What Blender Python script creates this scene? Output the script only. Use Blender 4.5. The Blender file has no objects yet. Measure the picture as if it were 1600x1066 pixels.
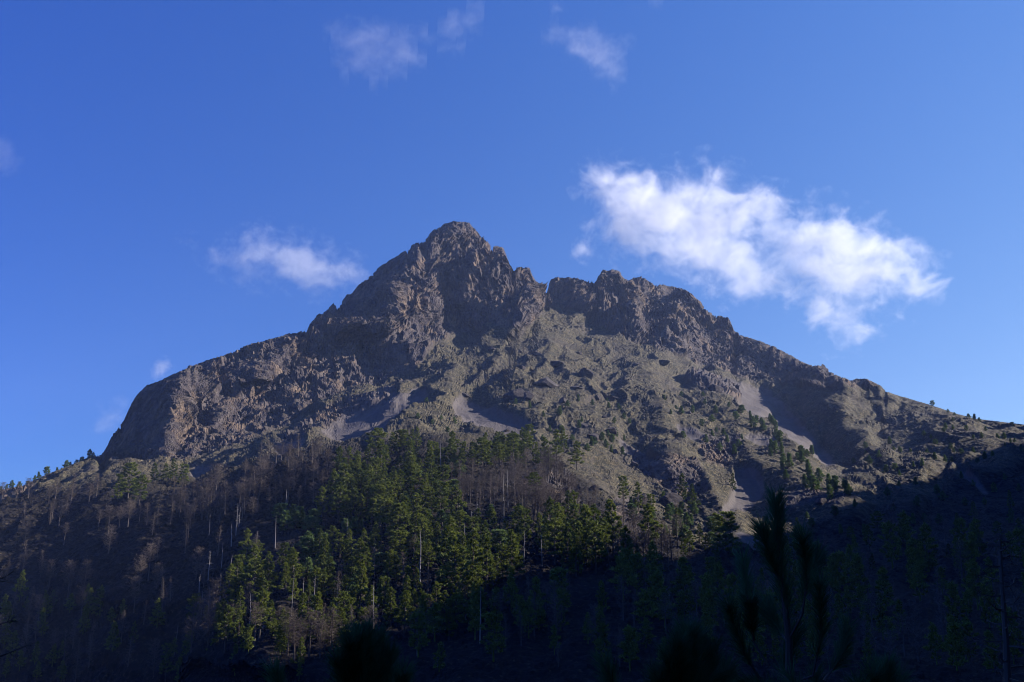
import bpy, math, random
import numpy as np
from mathutils import Vector, Matrix

# ------------------------------------------------------------------ camera, sky, sun
SC = bpy.context.scene
COL = SC.collection
PITCH = math.radians(14.0)
F = 1600 * 35.0 / 36.0
cam = bpy.data.objects.new('camera', bpy.data.cameras.new('camera'))
COL.objects.link(cam)
cam.data.lens = 35.0
cam.data.sensor_width = 36.0
cam.data.clip_start = 0.1
cam.data.clip_end = 60000
cam.location = (0, 0, 0)
cam.rotation_euler = (math.pi / 2 + PITCH, 0, 0)
SC.camera = cam

SUN_EL, SUN_AZ = math.radians(27.0), math.radians(78.0)       # azimuth clockwise from the view direction (+Y)
SUN = np.array([math.cos(SUN_EL) * math.sin(SUN_AZ), math.cos(SUN_EL) * math.cos(SUN_AZ), math.sin(SUN_EL)])
SKYFIT = ((-.35, 1.25, -1.0), (-.37, .62, 0), (-.18, -.10, .85))
W = bpy.data.worlds.new('World')
SC.world = W
W.use_nodes = True
wn = W.node_tree
bg = wn.nodes['Background']
sky = wn.nodes.new('ShaderNodeTexSky')
sky.sky_type = 'NISHITA'
sky.sun_disc = False
sky.sun_elevation = SUN_EL
sky.sun_rotation = SUN_AZ
sky.altitude = 4000
sky.air_density = 1.4
sky.dust_density = 0.5
sky.ozone_density = 9.0
skm = wn.nodes.new('ShaderNodeMix')
skm.data_type = 'RGBA'
skm.blend_type = 'MULTIPLY'
skm.inputs[0].default_value = 1.0
skm.inputs[7].default_value = (0.85, 0.86, 1.05, 1)
tc = wn.nodes.new('ShaderNodeTexCoord')
dp = wn.nodes.new('ShaderNodeVectorMath'); dp.operation = 'DOT_PRODUCT'
wn.links.new(tc.outputs['Generated'], dp.inputs[0]); dp.inputs[1].default_value = tuple(SUN)
sx = wn.nodes.new('ShaderNodeSeparateXYZ'); wn.links.new(tc.outputs['Generated'], sx.inputs[0])
cx = wn.nodes.new('ShaderNodeCombineColor')
for _i, (c0, c1, c2) in enumerate(SKYFIT):      # clearer and deeper away from the sun, paler towards it and low down
    m1 = wn.nodes.new('ShaderNodeMath'); m1.operation = 'MULTIPLY_ADD'; wn.links.new(dp.outputs['Value'], m1.inputs[0]); m1.inputs[1].default_value = c1; m1.inputs[2].default_value = c0
    m0 = wn.nodes.new('ShaderNodeMath'); m0.operation = 'MAXIMUM'; wn.links.new(sx.outputs[2], m0.inputs[0]); m0.inputs[1].default_value = 0
    m2 = wn.nodes.new('ShaderNodeMath'); m2.operation = 'MULTIPLY_ADD'; wn.links.new(m0.outputs[0], m2.inputs[0]); m2.inputs[1].default_value = c2; wn.links.new(m1.outputs[0], m2.inputs[2])
    m3 = wn.nodes.new('ShaderNodeMath'); m3.operation = 'POWER'; m3.inputs[0].default_value = 2.71828; wn.links.new(m2.outputs[0], m3.inputs[1])
    wn.links.new(m3.outputs[0], cx.inputs[_i])
wn.links.new(cx.outputs[0], skm.inputs[7])
wn.links.new(sky.outputs[0], skm.inputs[6])
wn.links.new(skm.outputs[2], bg.inputs[0])
bg.inputs[1].default_value = 0.071

sl = bpy.data.lights.new('sun', 'SUN')
sl.energy = 5.0
sl.angle = math.radians(0.5)
sl.color = (1.0, 0.925, 0.85)
so = bpy.data.objects.new('sun', sl)
COL.objects.link(so)
so.rotation_euler = Vector(SUN).to_track_quat('Z', 'Y').to_euler()
so.location = (300, 300, 900)
SC.view_settings.view_transform = 'Standard'
SC.view_settings.look = 'None'
SC.view_settings.exposure = 1.15
SC.view_settings.gamma = 1.0
SC.view_settings.use_curve_mapping = False
SC.cycles.max_bounces = 12
SC.cycles.diffuse_bounces = 2
SC.cycles.glossy_bounces = 1
SC.cycles.transmission_bounces = 2
SC.cycles.volume_bounces = 12
SC.cycles.filter_width = 1.1
SC.cycles.transparent_max_bounces = 8

random.seed(4)
RNG = np.random.default_rng(4)

# ------------------------------------------------------------------ helpers
def tag(o, label=None, cat=None, group=None, kind=None):
    if label: o['label'] = label
    if cat: o['category'] = cat
    if group: o['group'] = group
    if kind: o['kind'] = kind
    return o

def mesh_from(name, verts, faces, mat=None, smooth=False):
    me = bpy.data.meshes.new(name)
    verts = np.asarray(verts, dtype=np.float32).reshape(-1, 3)
    faces = np.asarray(faces, dtype=np.int32)
    n = faces.shape[1]
    me.vertices.add(len(verts)); me.vertices.foreach_set('co', verts.ravel())
    me.loops.add(faces.size); me.loops.foreach_set('vertex_index', faces.ravel())
    me.polygons.add(len(faces))
    me.polygons.foreach_set('loop_start', np.arange(0, faces.size, n, dtype=np.int32))
    me.polygons.foreach_set('use_smooth', np.full(len(faces), smooth))
    me.update()
    me.validate()
    if mat: me.materials.append(mat)
    return me

def add_obj(name, me, parent=None):
    o = bpy.data.objects.new(name, me)
    COL.objects.link(o)
    if parent: o.parent = parent
    return o

def hsh(i, j, k, seed):
    h = (i * 374761393 + j * 668265263 + k * 2147483647 + seed * 1274126177) & 0xFFFFFFFF
    h = ((h ^ (h >> 13)) * 1274126177) & 0xFFFFFFFF
    h = ((h ^ (h >> 16)) * 2246822519) & 0xFFFFFFFF
    return (h ^ (h >> 15)) & 0xFFFFFF

def rnd(i, j, k, seed):
    return (hsh(i, j, k, seed) / float(0x1000000)).astype(np.float32)

def vnoise(P, seed=0):
    """gradient noise, P (...,3) -> about -1..1"""
    P = np.asarray(P, dtype=np.float32)
    I = np.floor(P).astype(np.int64)
    Fr = P - I
    U = Fr * Fr * Fr * (Fr * (Fr * 6 - 15) + 10)
    out = 0
    for a in (0, 1):
        wa = U[..., 0] if a else 1 - U[..., 0]
        for b in (0, 1):
            wb = U[..., 1] if b else 1 - U[..., 1]
            for c in (0, 1):
                wc = U[..., 2] if c else 1 - U[..., 2]
                h = hsh(I[..., 0] + a, I[..., 1] + b, I[..., 2] + c, seed)
                gx = (h & 255) / 127.5 - 1
                gy = ((h >> 8) & 255) / 127.5 - 1
                gz = ((h >> 16) & 255) / 127.5 - 1
                d = gx * (Fr[..., 0] - a) + gy * (Fr[..., 1] - b) + gz * (Fr[..., 2] - c)
                out = out + wa * wb * wc * d
    return (out * 1.2).astype(np.float32)

def fbm(P, octv=4, seed=0, ridged=False, gain=0.5):
    out, amp, tot = 0, 1.0, 0
    P = np.asarray(P, dtype=np.float32)
    for o in range(octv):
        n = vnoise(P * (2.03 ** o) + o * 17.3, seed + o)
        if ridged: n = 1 - 2 * np.abs(n)
        out = out + n * amp; tot += amp; amp *= gain
    return out / tot

def cellular(P, seed=0):
    """nearest feature distance, its cell's random number, and a random tilt term (facets)"""
    P = np.asarray(P, dtype=np.float32)
    I = np.floor(P).astype(np.int64)
    best = np.full(P.shape[:-1], 9.0, np.float32)
    bh = np.zeros(P.shape[:-1], np.float32)
    bt = np.zeros(P.shape[:-1], np.float32)
    for a in (-1, 0, 1):
        for b in (-1, 0, 1):
            for c in (-1, 0, 1):
                i, j, k = I[..., 0] + a, I[..., 1] + b, I[..., 2] + c
                h = hsh(i, j, k, seed)
                dx = P[..., 0] - (i + 0.15 + 0.7 * (h & 255) / 255.0)
                dy = P[..., 1] - (j + 0.15 + 0.7 * ((h >> 8) & 255) / 255.0)
                dz = P[..., 2] - (k + 0.15 + 0.7 * ((h >> 16) & 255) / 255.0)
                d = dx * dx + dy * dy + dz * dz
                m = d < best
                h2 = hsh(i, j, k, seed + 77)
                t = dx * ((h2 & 255) / 127.5 - 1) + dy * (((h2 >> 8) & 255) / 127.5 - 1) + dz * (((h2 >> 16) & 255) / 127.5 - 1)
                best = np.where(m, d, best)
                bh = np.where(m, (h2 & 0xFFFF) / 65535.0, bh)
                bt = np.where(m, t, bt)
    return np.sqrt(best).astype(np.float32), bh.astype(np.float32), bt.astype(np.float32)

def sstep(a, b, x):
    t = np.clip((x - a) / (b - a), 0, 1)
    return t * t * (3 - 2 * t)

def ray(u, v):
    """direction through a picture point, scaled so that its horizontal length is one"""
    a = (np.asarray(u, dtype=np.float64) - 800) / F
    b = (533 - np.asarray(v, dtype=np.float64)) / F
    y = math.cos(PITCH) - b * math.sin(PITCH)
    z = math.sin(PITCH) + b * math.cos(PITCH)
    h = np.hypot(a, y)
    return a / h, y / h, z / h

# ------------------------------------------------------------------ the lie of the land: surveyed points (bearing, height angle, range)
SKY = [(-700, 900), (-400, 850), (-150, 800), (0, 765), (36, 758), (72, 741), (109, 727), (138, 714), (159, 709), (166, 698), (174, 682), (192, 659), (203, 635),
       (213, 617), (229, 602), (253, 593), (271, 584), (297, 572), (329, 561), (363, 550), (387, 538), (416, 531), (450, 522), (479, 517),
       (485, 505), (495, 492), (510, 485), (520, 476), (524, 474), (528, 482), (538, 468), (541, 461), (544, 459), (547, 461), (556, 449), (569, 439),
       (582, 429), (596, 414), (612, 405), (627, 395), (639, 391), (642, 384), (662, 377), (666, 372), (674, 360), (683, 358), (695, 349),
       (708, 346), (723, 345), (733, 349), (746, 360), (750, 370), (757, 369), (762, 378), (766, 388), (776, 383), (788, 389), (794, 406),
       (797, 416), (804, 427), (807, 415), (815, 418), (827, 417), (832, 431), (837, 439), (852, 444), (860, 438), (868, 433), (891, 433), (909, 437),
       (921, 439), (929, 442), (934, 432), (942, 423), (957, 420), (969, 424), (977, 436), (982, 437), (995, 432), (1007, 434), (1023, 445),
       (1035, 445), (1058, 448), (1076, 453), (1088, 466), (1101, 481), (1116, 494), (1124, 492), (1139, 497), (1149, 519), (1162, 525),
       (1187, 532), (1213, 543), (1244, 560), (1267, 571), (1287, 571), (1298, 581), (1312, 588), (1326, 592), (1329, 594), (1340, 591),
       (1354, 591), (1368, 598), (1377, 602), (1384, 611), (1405, 618), (1453, 632), (1498, 647), (1526, 654), (1568, 659), (1600, 663),
       (1750, 690), (2000, 730), (2300, 780)]
SKY = np.array(SKY, float)

CTRL = [  # u, v, range
 (-600,1300,560),(-600,1066,650),(-600,950,700),(-600,870,800),
 (-200,1300,540),(-200,1066,640),(-200,900,780),(-200,820,850),(-200,800,950),
 (0,1300,500),(0,1066,600),(0,950,680),(0,860,780),(0,820,840),(0,790,930),(0,765,1000),
 (150,1300,450),(150,1066,540),(150,950,625),(150,860,725),(150,800,820),(150,765,900),(150,735,980),(150,710,1060),
 (230,760,900),(230,735,1010),(230,680,1060),(230,605,1110),
 (300,1300,370),(300,1066,470),(300,950,560),(300,860,650),(300,800,750),(300,760,860),(300,738,960),(300,700,1030),(300,640,1090),(300,572,1140),
 (400,780,690),(400,735,840),(400,715,930),(400,690,1020),(400,620,1120),(400,580,1140),(400,536,1190),
 (450,1300,260),(450,1066,380),(450,950,495),(450,860,600),(450,800,670),(450,740,700),(450,712,840),(450,690,950),(450,660,1060),(450,600,1180),(450,560,1200),(450,523,1250),
 (540,715,690),(540,692,850),(540,660,980),(540,625,1090),(540,580,1200),(540,530,1270),(540,505,1300),(540,470,1400),
 (600,1300,240),(600,1066,345),(600,960,425),(600,900,478),(600,830,552),(600,760,640),(600,690,715),(600,675,860),(600,640,980),(600,600,1130),(600,555,1240),(600,500,1310),(600,450,1360),(600,412,1430),
 (660,600,1120),(660,550,1240),(660,480,1310),(660,420,1380),(660,378,1450),
 (720,1066,340),(720,950,430),(720,880,490),(720,800,570),(720,740,630),(720,700,690),(720,684,830),(720,640,960),(720,580,1140),(720,535,1280),(720,500,1330),(720,450,1370),(720,400,1430),(720,346,1490),
 (790,700,800),(790,650,930),(790,580,1130),(790,530,1270),(790,500,1320),(790,450,1380),(790,400,1440),
 (850,1300,240),(850,1066,340),(850,950,420),(850,890,480),(850,830,540),(850,780,600),(850,730,720),(850,690,830),(850,640,950),(850,580,1120),(850,530,1270),(850,490,1400),(850,445,1540),
 (920,1066,340),(920,940,430),(920,880,500),(920,800,620),(920,740,760),(920,680,880),(920,600,1090),(920,550,1260),(920,510,1420),(920,440,1560),
 (1000,1066,340),(1000,950,430),(1000,890,510),(1000,840,590),(1000,780,710),(1000,700,870),(1000,640,1000),(1000,580,1180),(1000,545,1350),(1000,500,1500),(1000,434,1600),
 (1100,1300,230),(1100,1066,330),(1100,950,440),(1100,890,540),(1100,850,620),(1100,780,740),(1100,700,900),(1100,640,1030),(1100,605,1160),(1100,585,1400),(1100,530,1520),(1100,482,1590),
 (1180,655,1060),(1180,628,1330),(1210,655,1290),(1280,705,1190),(1180,590,1460),(1180,533,1560),
 (1240,1066,320),(1240,950,430),(1240,880,560),(1240,820,680),(1240,760,810),(1240,705,960),(1240,680,1210),(1240,640,1340),(1240,605,1420),(1240,562,1510),
 (1320,800,730),(1320,765,840),(1320,745,1020),(1320,700,1110),(1320,650,1220),(1320,594,1380),
 (1400,1300,220),(1400,1066,310),(1400,950,430),(1400,880,560),(1400,820,700),(1400,780,830),(1400,740,950),(1400,680,1110),(1400,618,1330),
 (1500,900,520),(1500,830,680),(1500,780,800),(1500,720,960),(1500,680,1080),(1500,648,1240),
 (1600,1300,210),(1600,1066,300),(1600,950,420),(1600,870,570),(1600,800,740),(1600,740,900),(1600,700,1020),(1600,663,1180),
 (1900,1300,210),(1900,1066,290),(1900,900,480),(1900,800,700),(1900,720,1000),
 (2300,1300,210),(2300,1066,280),(2300,850,600),(2300,780,900)]
CTRL = np.array(CTRL, float)

# crest lines: points, how far they stand out (m), reach to the left and right (picture units), end fade
CREST = [
 ([(292,580),(268,625),(262,670),(262,720)], 30, 75, 45),
 ([(350,655),(330,690),(300,720)], 10, 30, 25),
 ([(440,528),(415,570),(400,610)], 24, 60, 40),
 ([(500,520),(480,560),(470,600),(455,640)], 12, 40, 40),
 ([(560,515),(550,560),(530,600),(520,620)], 12, 40, 45),
 ([(705,350),(668,385),(628,430),(610,480),(590,540)], 48, 110, 60),
 ([(765,385),(740,430),(724,480)], 14, 45, 50),
 ([(806,420),(818,455),(812,490),(800,520)], 40, 110, 42),
 ([(690,420),(660,470),(650,520),(640,570)], 16, 50, 50),
 ([(885,438),(893,465),(905,500)], 22, 45, 22),
 ([(957,422),(985,460),(975,500),(985,530)], 34, 60, 40),
 ([(1040,485),(1058,515),(1062,545)], 26, 65, 30),
 ([(1088,466),(1150,510),(1240,562),(1310,592)], 40, 130, 40),
 ([(1384,606),(1325,600),(1316,640),(1322,680),(1370,715),(1440,745)], 50, 150, 80),
 ([(1440,628),(1500,655),(1535,690),(1560,740)], 30, 75, 90),
 ([(700,550),(708,590),(700,630),(668,680)], 26, 120, 60),
 ([(765,540),(800,590),(840,640)], 18, 60, 50),
 ([(850,560),(900,620),(940,690)], 10, 60, 60),
 ([(1000,590),(1030,650),(1050,720),(1045,745)], 14, 55, 60),
 ([(1120,640),(1160,690),(1190,745)], 12, 60, 50),
 ([(1230,690),(1250,740),(1340,790)], 20, 90, 60),
 ([(1060,720),(1100,770),(1150,830),(1160,860)], 22, 60, 60),
 ([(900,720),(940,790),(1000,850)], 18, 80, 70),
 ([(700,690),(770,760),(800,840),(800,900),(780,960)], 10, 200, 90),
 ([(520,740),(475,820),(450,900),(430,980),(420,1060)], 21, 300, 110),
 ([(250,790),(230,860),(200,940)], 14, 160, 60),
 ([(200,745),(330,800),(430,870),(470,930)], 12, 120, 90),
 ([(40,770),(120,800),(150,830)], 8, 60, 60),
]

ROCKP = [
 [(150,730),(160,705),(175,680),(203,635),(229,600),(297,570),(416,528),(479,514),(540,500),(640,490),(680,540),(650,590),(590,612),(545,620),(500,645),(430,680),(390,705),(330,722),(290,735),(200,740)],
 [(478,520),(520,470),(600,400),(700,335),(800,380),(835,425),(835,500),(815,525),(770,515),(720,530),(660,560),(620,590),(560,560),(520,505)],
 [(825,425),(870,425),(957,412),(1040,440),(1100,470),(1160,520),(1260,560),(1330,585),(1390,612),(1330,603),(1280,608),(1240,606),(1180,606),(1120,588),(1060,566),(1000,552),(950,528),(900,500),(850,478)],
 [(1070,590),(1110,605),(1150,625),(1160,640),(1110,630),(1070,605)],
 [(855,745),(885,750),(905,800),(895,840),(870,830),(850,790)],
 [(1085,700),(1150,690),(1165,715),(1140,745),(1090,735)],
 [(985,720),(1080,735),(1110,790),(1070,800),(1030,770),(990,745)],
 [(955,790),(1005,790),(1020,830),(990,850),(950,830)],
 [(1195,790),(1260,780),(1330,780),(1320,800),(1240,810),(1200,805)],
 [(-40,790),(0,772),(60,760),(70,775),(30,800),(-20,815)],
 [(640,600),(600,620),(520,650),(450,690),(430,705),(470,700),(560,655),(620,630)],
]
SCREEP = [
 [(500,694),(560,650),(600,625),(625,628),(600,655),(575,690),(540,700)],
 [(600,655),(655,620),(672,628),(640,655),(600,685),(580,690)],
 [(705,636),(722,628),(745,640),(790,660),(835,682),(815,694),(770,692),(735,672),(705,652)],
 [(960,690),(985,708),(1020,730),(1048,752),(1042,768),(1010,756),(985,730),(965,705)],
 [(1050,672),(1080,680),(1100,690),(1085,700),(1062,692)],
 [(1060,588),(1120,600),(1200,618),(1230,650),(1270,690),(1300,730),(1290,745),(1240,705),(1200,672),(1150,640),(1100,612)],
 [(1150,752),(1188,752),(1196,780),(1165,800),(1120,815),(1140,790)],
 [(1150,842),(1176,848),(1200,878),(1170,870)],
 [(1498,740),(1512,745),(1532,764),(1550,784),(1538,784),(1514,762)],
 [(1160,690),(1215,700),(1200,712),(1170,703)],
 [(300,748),(335,738),(330,752),(305,765)],
 [(430,712),(470,700),(480,706),(440,724)],
]

LU = np.arange(-720, 2320, 4.0)
LV = np.arange(320, 1320, 4.0)
GU, GV = np.meshgrid(LU, LV, indexing='ij')

def solve_range():
    p = CTRL[:, :2].copy(); p[:, 1] *= 1.6
    val = np.log(CTRL[:, 2])
    n = len(p)
    d = np.hypot(p[:, None, 0] - p[None, :, 0], p[:, None, 1] - p[None, :, 1]) / 100
    A = np.zeros((n + 3, n + 3))
    A[:n, :n] = d - np.eye(n) * 0.04
    A[:n, n] = 1; A[:n, n + 1] = p[:, 0] / 1000; A[:n, n + 2] = p[:, 1] / 1000
    A[n:, :n] = A[:n, n:].T
    w = np.linalg.solve(A, np.concatenate([val, [0, 0, 0]]))
    out = w[n] + w[n + 1] * GU / 1000 + w[n + 2] * GV * 1.6 / 1000
    for k in range(n):
        out += w[k] * np.hypot(GU - p[k, 0], GV * 1.6 - p[k, 1]) / 100
    return out

def polydist(pts, U, V):
    """distance to a polyline, signed: positive on its right-hand side in the picture (drawn downwards)"""
    best = np.full(U.shape, 1e9); sg = np.zeros(U.shape); tt = np.zeros(U.shape); over = np.zeros(U.shape)
    n = len(pts) - 1
    for k in range(n):
        (x0, y0), (x1, y1) = pts[k], pts[k + 1]
        dx, dy = x1 - x0, y1 - y0
        L = dx * dx + dy * dy
        tr = ((U - x0) * dx + (V - y0) * dy) / L
        t = np.clip(tr, 0, 1)
        ov = (np.maximum(0, -tr) * (k == 0) + np.maximum(0, tr - 1) * (k == n - 1)) * math.sqrt(L)
        ex, ey = U - x0 - t * dx, V - y0 - t * dy
        d = np.hypot(ex, ey)
        cr = ex * dy - ey * dx
        m = d < best
        best = np.where(m, d, best); sg = np.where(m, np.sign(cr), sg); tt = np.where(m, (k + t) / n, tt); over = np.where(m, ov, over)
    return best, sg, over

def inpoly(poly, U, V):
    ins = np.zeros(U.shape, bool)
    n = len(poly)
    for i in range(n):
        x0, y0 = poly[i]; x1, y1 = poly[(i + 1) % n]
        if y0 == y1: continue
        c = ((y0 > V) != (y1 > V)) & (U < (x1 - x0) * (V - y0) / (y1 - y0) + x0)
        ins ^= c
    return ins

def blur(a, r):
    for _ in range(r):
        a = (a + np.roll(a, 1, 0) + np.roll(a, -1, 0)) / 3
        a = (a + np.roll(a, 1, 1) + np.roll(a, -1, 1)) / 3
    return a

lnR = blur(solve_range(), 2)
RNGM = np.exp(lnR)
warp = np.stack([GU / 60, GV / 60, np.zeros_like(GU)], -1)
WU = GU + 14 * fbm(warp, 3, 5)
WV = GV + 10 * fbm(warp + 31, 3, 6)
CRESTK = 2.0
for pts, amp, wl, wr in CREST:
    d, s, t = polydist(pts, WU, WV)
    lin = np.maximum(0, 1 - d / (1.15 * wl))
    RNGM -= CRESTK * amp * np.exp(-(t / 26) ** 2) * np.where(s < 0, lin * (0.75 + 0.25 * lin), np.exp(-d / wr * 1.5) * np.exp(-(d / (2.2 * wr)) ** 2))
ROCK = blur(sum(inpoly(p, WU, WV).astype(float) for p in ROCKP).clip(0, 1), 2)
CALMP = [[(500,500),(560,435),(640,385),(690,375),(650,420),(612,450),(590,520),(540,515)], [(680,470),(730,455),(812,432),(800,525),(690,535)],
 [(165,712),(240,598),(300,580),(262,640),(255,710)], [(325,572),(430,540),(408,610),(340,645),(330,600)], [(1060,505),(1120,500),(1250,562),(1315,600),(1140,604),(1070,570)], [(852,446),(882,440),(890,495),(855,478)], [(985,450),(1050,445),(1035,540),(990,530)]]
BANDP = [[(262,600),(416,528),(540,500),(640,450),(650,550),(560,600),(480,640),(420,655),(330,650),(268,700)], [(860,436),(1010,436),(1060,540),(985,535),(900,500)], [(760,400),(830,430),(830,515),(790,515),(700,450)]]
BAND = blur(sum(inpoly(p, WU, WV).astype(float) for p in BANDP).clip(0, 1), 3)
CALM = blur(sum(inpoly(p, WU, WV).astype(float) for p in CALMP).clip(0, 1), 2)
SCREE = blur(sum(inpoly(p, GU + 4 * fbm(warp * 4, 2, 9), GV + 3 * fbm(warp * 4 + 9, 2, 8)).astype(float) for p in SCREEP).clip(0, 1), 1)
RNGM = np.maximum(RNGM, 120)

def bil(grid, u, v):
    x = np.clip((u - LU[0]) / 4, 0, len(LU) - 1.001); y = np.clip((v - LV[0]) / 4, 0, len(LV) - 1.001)
    i = x.astype(int); j = y.astype(int); fx = x - i; fy = y - j
    return (grid[i, j] * (1 - fx) * (1 - fy) + grid[i + 1, j] * fx * (1 - fy) + grid[i, j + 1] * (1 - fx) * fy + grid[i + 1, j + 1] * fx * fy)

# columns (bearing) and rows (height angle) of the land mesh
UC = np.concatenate([np.arange(-700, -60, 16), np.arange(-60, 1660, 1.5), np.arange(1660, 2300, 16)])
NC = len(UC)
VS = np.interp(UC, SKY[:, 0], SKY[:, 1])
NLOW, NUP, NBACK = 120, 420, 14
ROWS = NLOW + NUP + NBACK
U2 = np.repeat(UC[:, None], NLOW + NUP, 1)
VMID = np.full(NC, 930.0)
lo = np.linspace(0, 1, NLOW, endpoint=False)[None, :]
hi = np.linspace(0, 1, NUP)[None, :]
V2 = np.concatenate([1290 + (VMID[:, None] - 1290) * lo ** 0.8, VMID[:, None] + (VS[:, None] - VMID[:, None]) * hi], 1)
R2 = bil(RNGM, U2, V2)
dx, dy, dz = ray(U2, V2)
P = np.stack([dx * R2, dy * R2, dz * R2], -1)
# the far side of the mountain falls away behind its skyline
top = P[:, -1]
hd = np.stack([dx[:, -1], dy[:, -1]], -1)
back = []
for k in range(1, NBACK + 1):
    s = 3.0 * (1.52 ** k)
    q = top.copy()
    q[:, :2] += hd * s
    q[:, 2] -= 0.72 * s
    q[:, 2] = np.maximum(q[:, 2], -100)
    back.append(q)
P = np.concatenate([P, np.stack(back, 1)], 1)
U3 = np.concatenate([U2, np.repeat(UC[:, None], NBACK, 1)], 1)
V3 = np.concatenate([V2, np.repeat(VS[:, None], NBACK, 1)], 1)
rock = bil(ROCK, U3, V3); scree = bil(SCREE, U3, V3)

def normals(P):
    gu = np.gradient(P, axis=0); gv = np.gradient(P, axis=1)
    n = np.cross(gu, gv)
    n /= np.linalg.norm(n, axis=-1, keepdims=True) + 1e-9
    n[n[..., 2] < -0.2] *= -1
    return n

Ps = P.copy()
N0 = normals(P)
for _ in range(6):
    N0 = (N0 + np.roll(N0, 3, 0) + np.roll(N0, -3, 0) + np.roll(N0, 3, 1) + np.roll(N0, -3, 1))
    N0 /= np.linalg.norm(N0, axis=-1, keepdims=True) + 1e-9
edge = 0.5 + 0.5 * sstep(0, 18, np.abs(V3 - np.repeat(VS[:, None], ROWS, 1)))   # keep the surveyed skyline
far = sstep(600, 900, np.hypot(P[..., 0], P[..., 1]))
wv = np.stack([vnoise(P / 45, 41), vnoise(P / 45, 42), vnoise(P / 45, 43)], -1)
Q = P + wv * 14
# cliffs: upright ribs and blocks
Hn = np.cross(N0, np.array([0, 0, 1.0])); Hn /= np.linalg.norm(Hn, axis=-1, keepdims=True) + 1e-6
def an(Q, s, k): return np.stack([Q[..., 0] / s, Q[..., 1] / s, Q[..., 2] / (s * k)], -1)
rib = fbm(an(Q, 34, 3.0), 3, 11, ridged=True)
QV = P + wv * 6
rib2 = fbm(an(QV, 11, 5.0), 2, 15, ridged=True)
brok = sstep(-.35, .4, fbm(P / 55, 2, 19))
f1, h1, t1 = cellular(an(QV, 17, 3.2), 21)
f2, h2, t2 = cellular(an(QV, 7.5, 2.0), 22)
f3, h3, t3 = cellular(an(P + wv * 3, 3.4, 1.5), 23)
butt = fbm(an(Q, 85, 2.2), 2, 18, ridged=True)
band = bil(BAND, U3, V3)
saw = (P[..., 2] + 26 * fbm(P / 90, 3, 57) + .12 * P[..., 0]) / 21
saw = saw - np.floor(saw)
ledge = np.where(saw < .86, saw * .9 - .4, (1 - saw) * 5.5 - .4)
pipes = 6.5 * fbm(an(QV, 13, 8), 2, 58, ridged=True) + 3.0 * fbm(an(QV, 6.5, 7), 2, 59, ridged=True)
rockbig = 14 * butt + 8 * rib
rockd = (pipes * (.2 + 1.5 * band) + 3.2 * ledge * (1 - .5 * band) + 2.6 * rib2 + (3.0 * (h1 - 0.5) + 5.0 * t1) * (1 - .4 * band) + (2.2 * (h2 - 0.5) + 4.6 * t2) * (.35 + .8 * brok) + (1.2 * (h3 - .5) + 2.6 * t3) * (.35 + .8 * brok)) 
# open slopes: rolling ground with strewn blocks
roll = fbm(P / 70, 4, 31)
rill = fbm(np.stack([P[..., 0] / 16 + wv[..., 0], P[..., 1] / 70, P[..., 2] / 60], -1), 3, 33, ridged=True)
blocky = sstep(-0.15, 0.35, vnoise(P / 60, 36) + 0.3 * vnoise(P / 18, 37))
g1, k1, s1 = cellular(P / 7.5, 24)
g2, k2, s2 = cellular(P / 3.2, 25)
b1 = np.where(k1 > 0.62, np.sqrt(np.maximum(0, 0.36 - g1 * g1)) * (0.5 + k1) + 0.4 * s1 * (g1 < 0.6), 0)
b2 = np.where(k2 > 0.55, np.sqrt(np.maximum(0, 0.3 - g2 * g2)) + 0.3 * s2 * (g2 < 0.55), 0)
smooth = 1 - 0.85 * scree
hum = fbm(P / 11, 3, 39, ridged=True)
ribs = fbm(np.stack([(P[..., 0] - .25 * P[..., 1]) / 48 + wv[..., 0] * .6, P[..., 1] / 260, P[..., 2] / 260], -1), 2, 40, ridged=True)
stones = 0.9 * np.where(k2 > .4, np.sqrt(np.maximum(0, 0.3 - g2 * g2)), 0)
sloped = 6 * roll * (0.4 + 0.6 * smooth) + 1.6 * rill * smooth + 13 * ribs * (.3 + .7 * smooth) * (.45 + .55 * far) + 1.3 * hum * smooth + (2.6 * b1 * blocky + 1.2 * b2 * (0.35 + 0.65 * blocky)) * smooth * (0.45 + 0.55 * far) + (0.25 * t3 + 0.9 * (1 - far) * fbm(P / 6.0, 3, 38)) * smooth
scree = sstep(.28, .5, scree + .36 * fbm(np.stack([P[..., 0] / 7, P[..., 1] / 22, P[..., 2] / 22], -1), 3, 52))
calm = bil(CALM, U3, V3)
rk = sstep(0.25, 0.7, rock + 0.35 * fbm(P / 30, 3, 51))
near_k = np.clip(np.hypot(P[..., 0], P[..., 1]) / 1300, 0.3, 1.1) ** 1.5
sloped = sloped + stones * (.25 + .75 * smooth)
sloped = sloped * (1 - .15 * sstep(1180, 1260, U3) * sstep(560, 620, V3))
disp = sloped * (1 - rk) * edge + (rockbig * edge * (1 - .55 * calm) + rockd * (.4 + .6 * edge) * (1 - .45 * calm)) * near_k * rk
P = P + N0 * disp[..., None]
P[:, 0, 2] -= 70
_c, _s = math.cos(PITCH), math.sin(PITCH)
_k = np.exp(-np.linspace(-1.6, 1.6, 5) ** 2); _k /= _k.sum()
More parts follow.
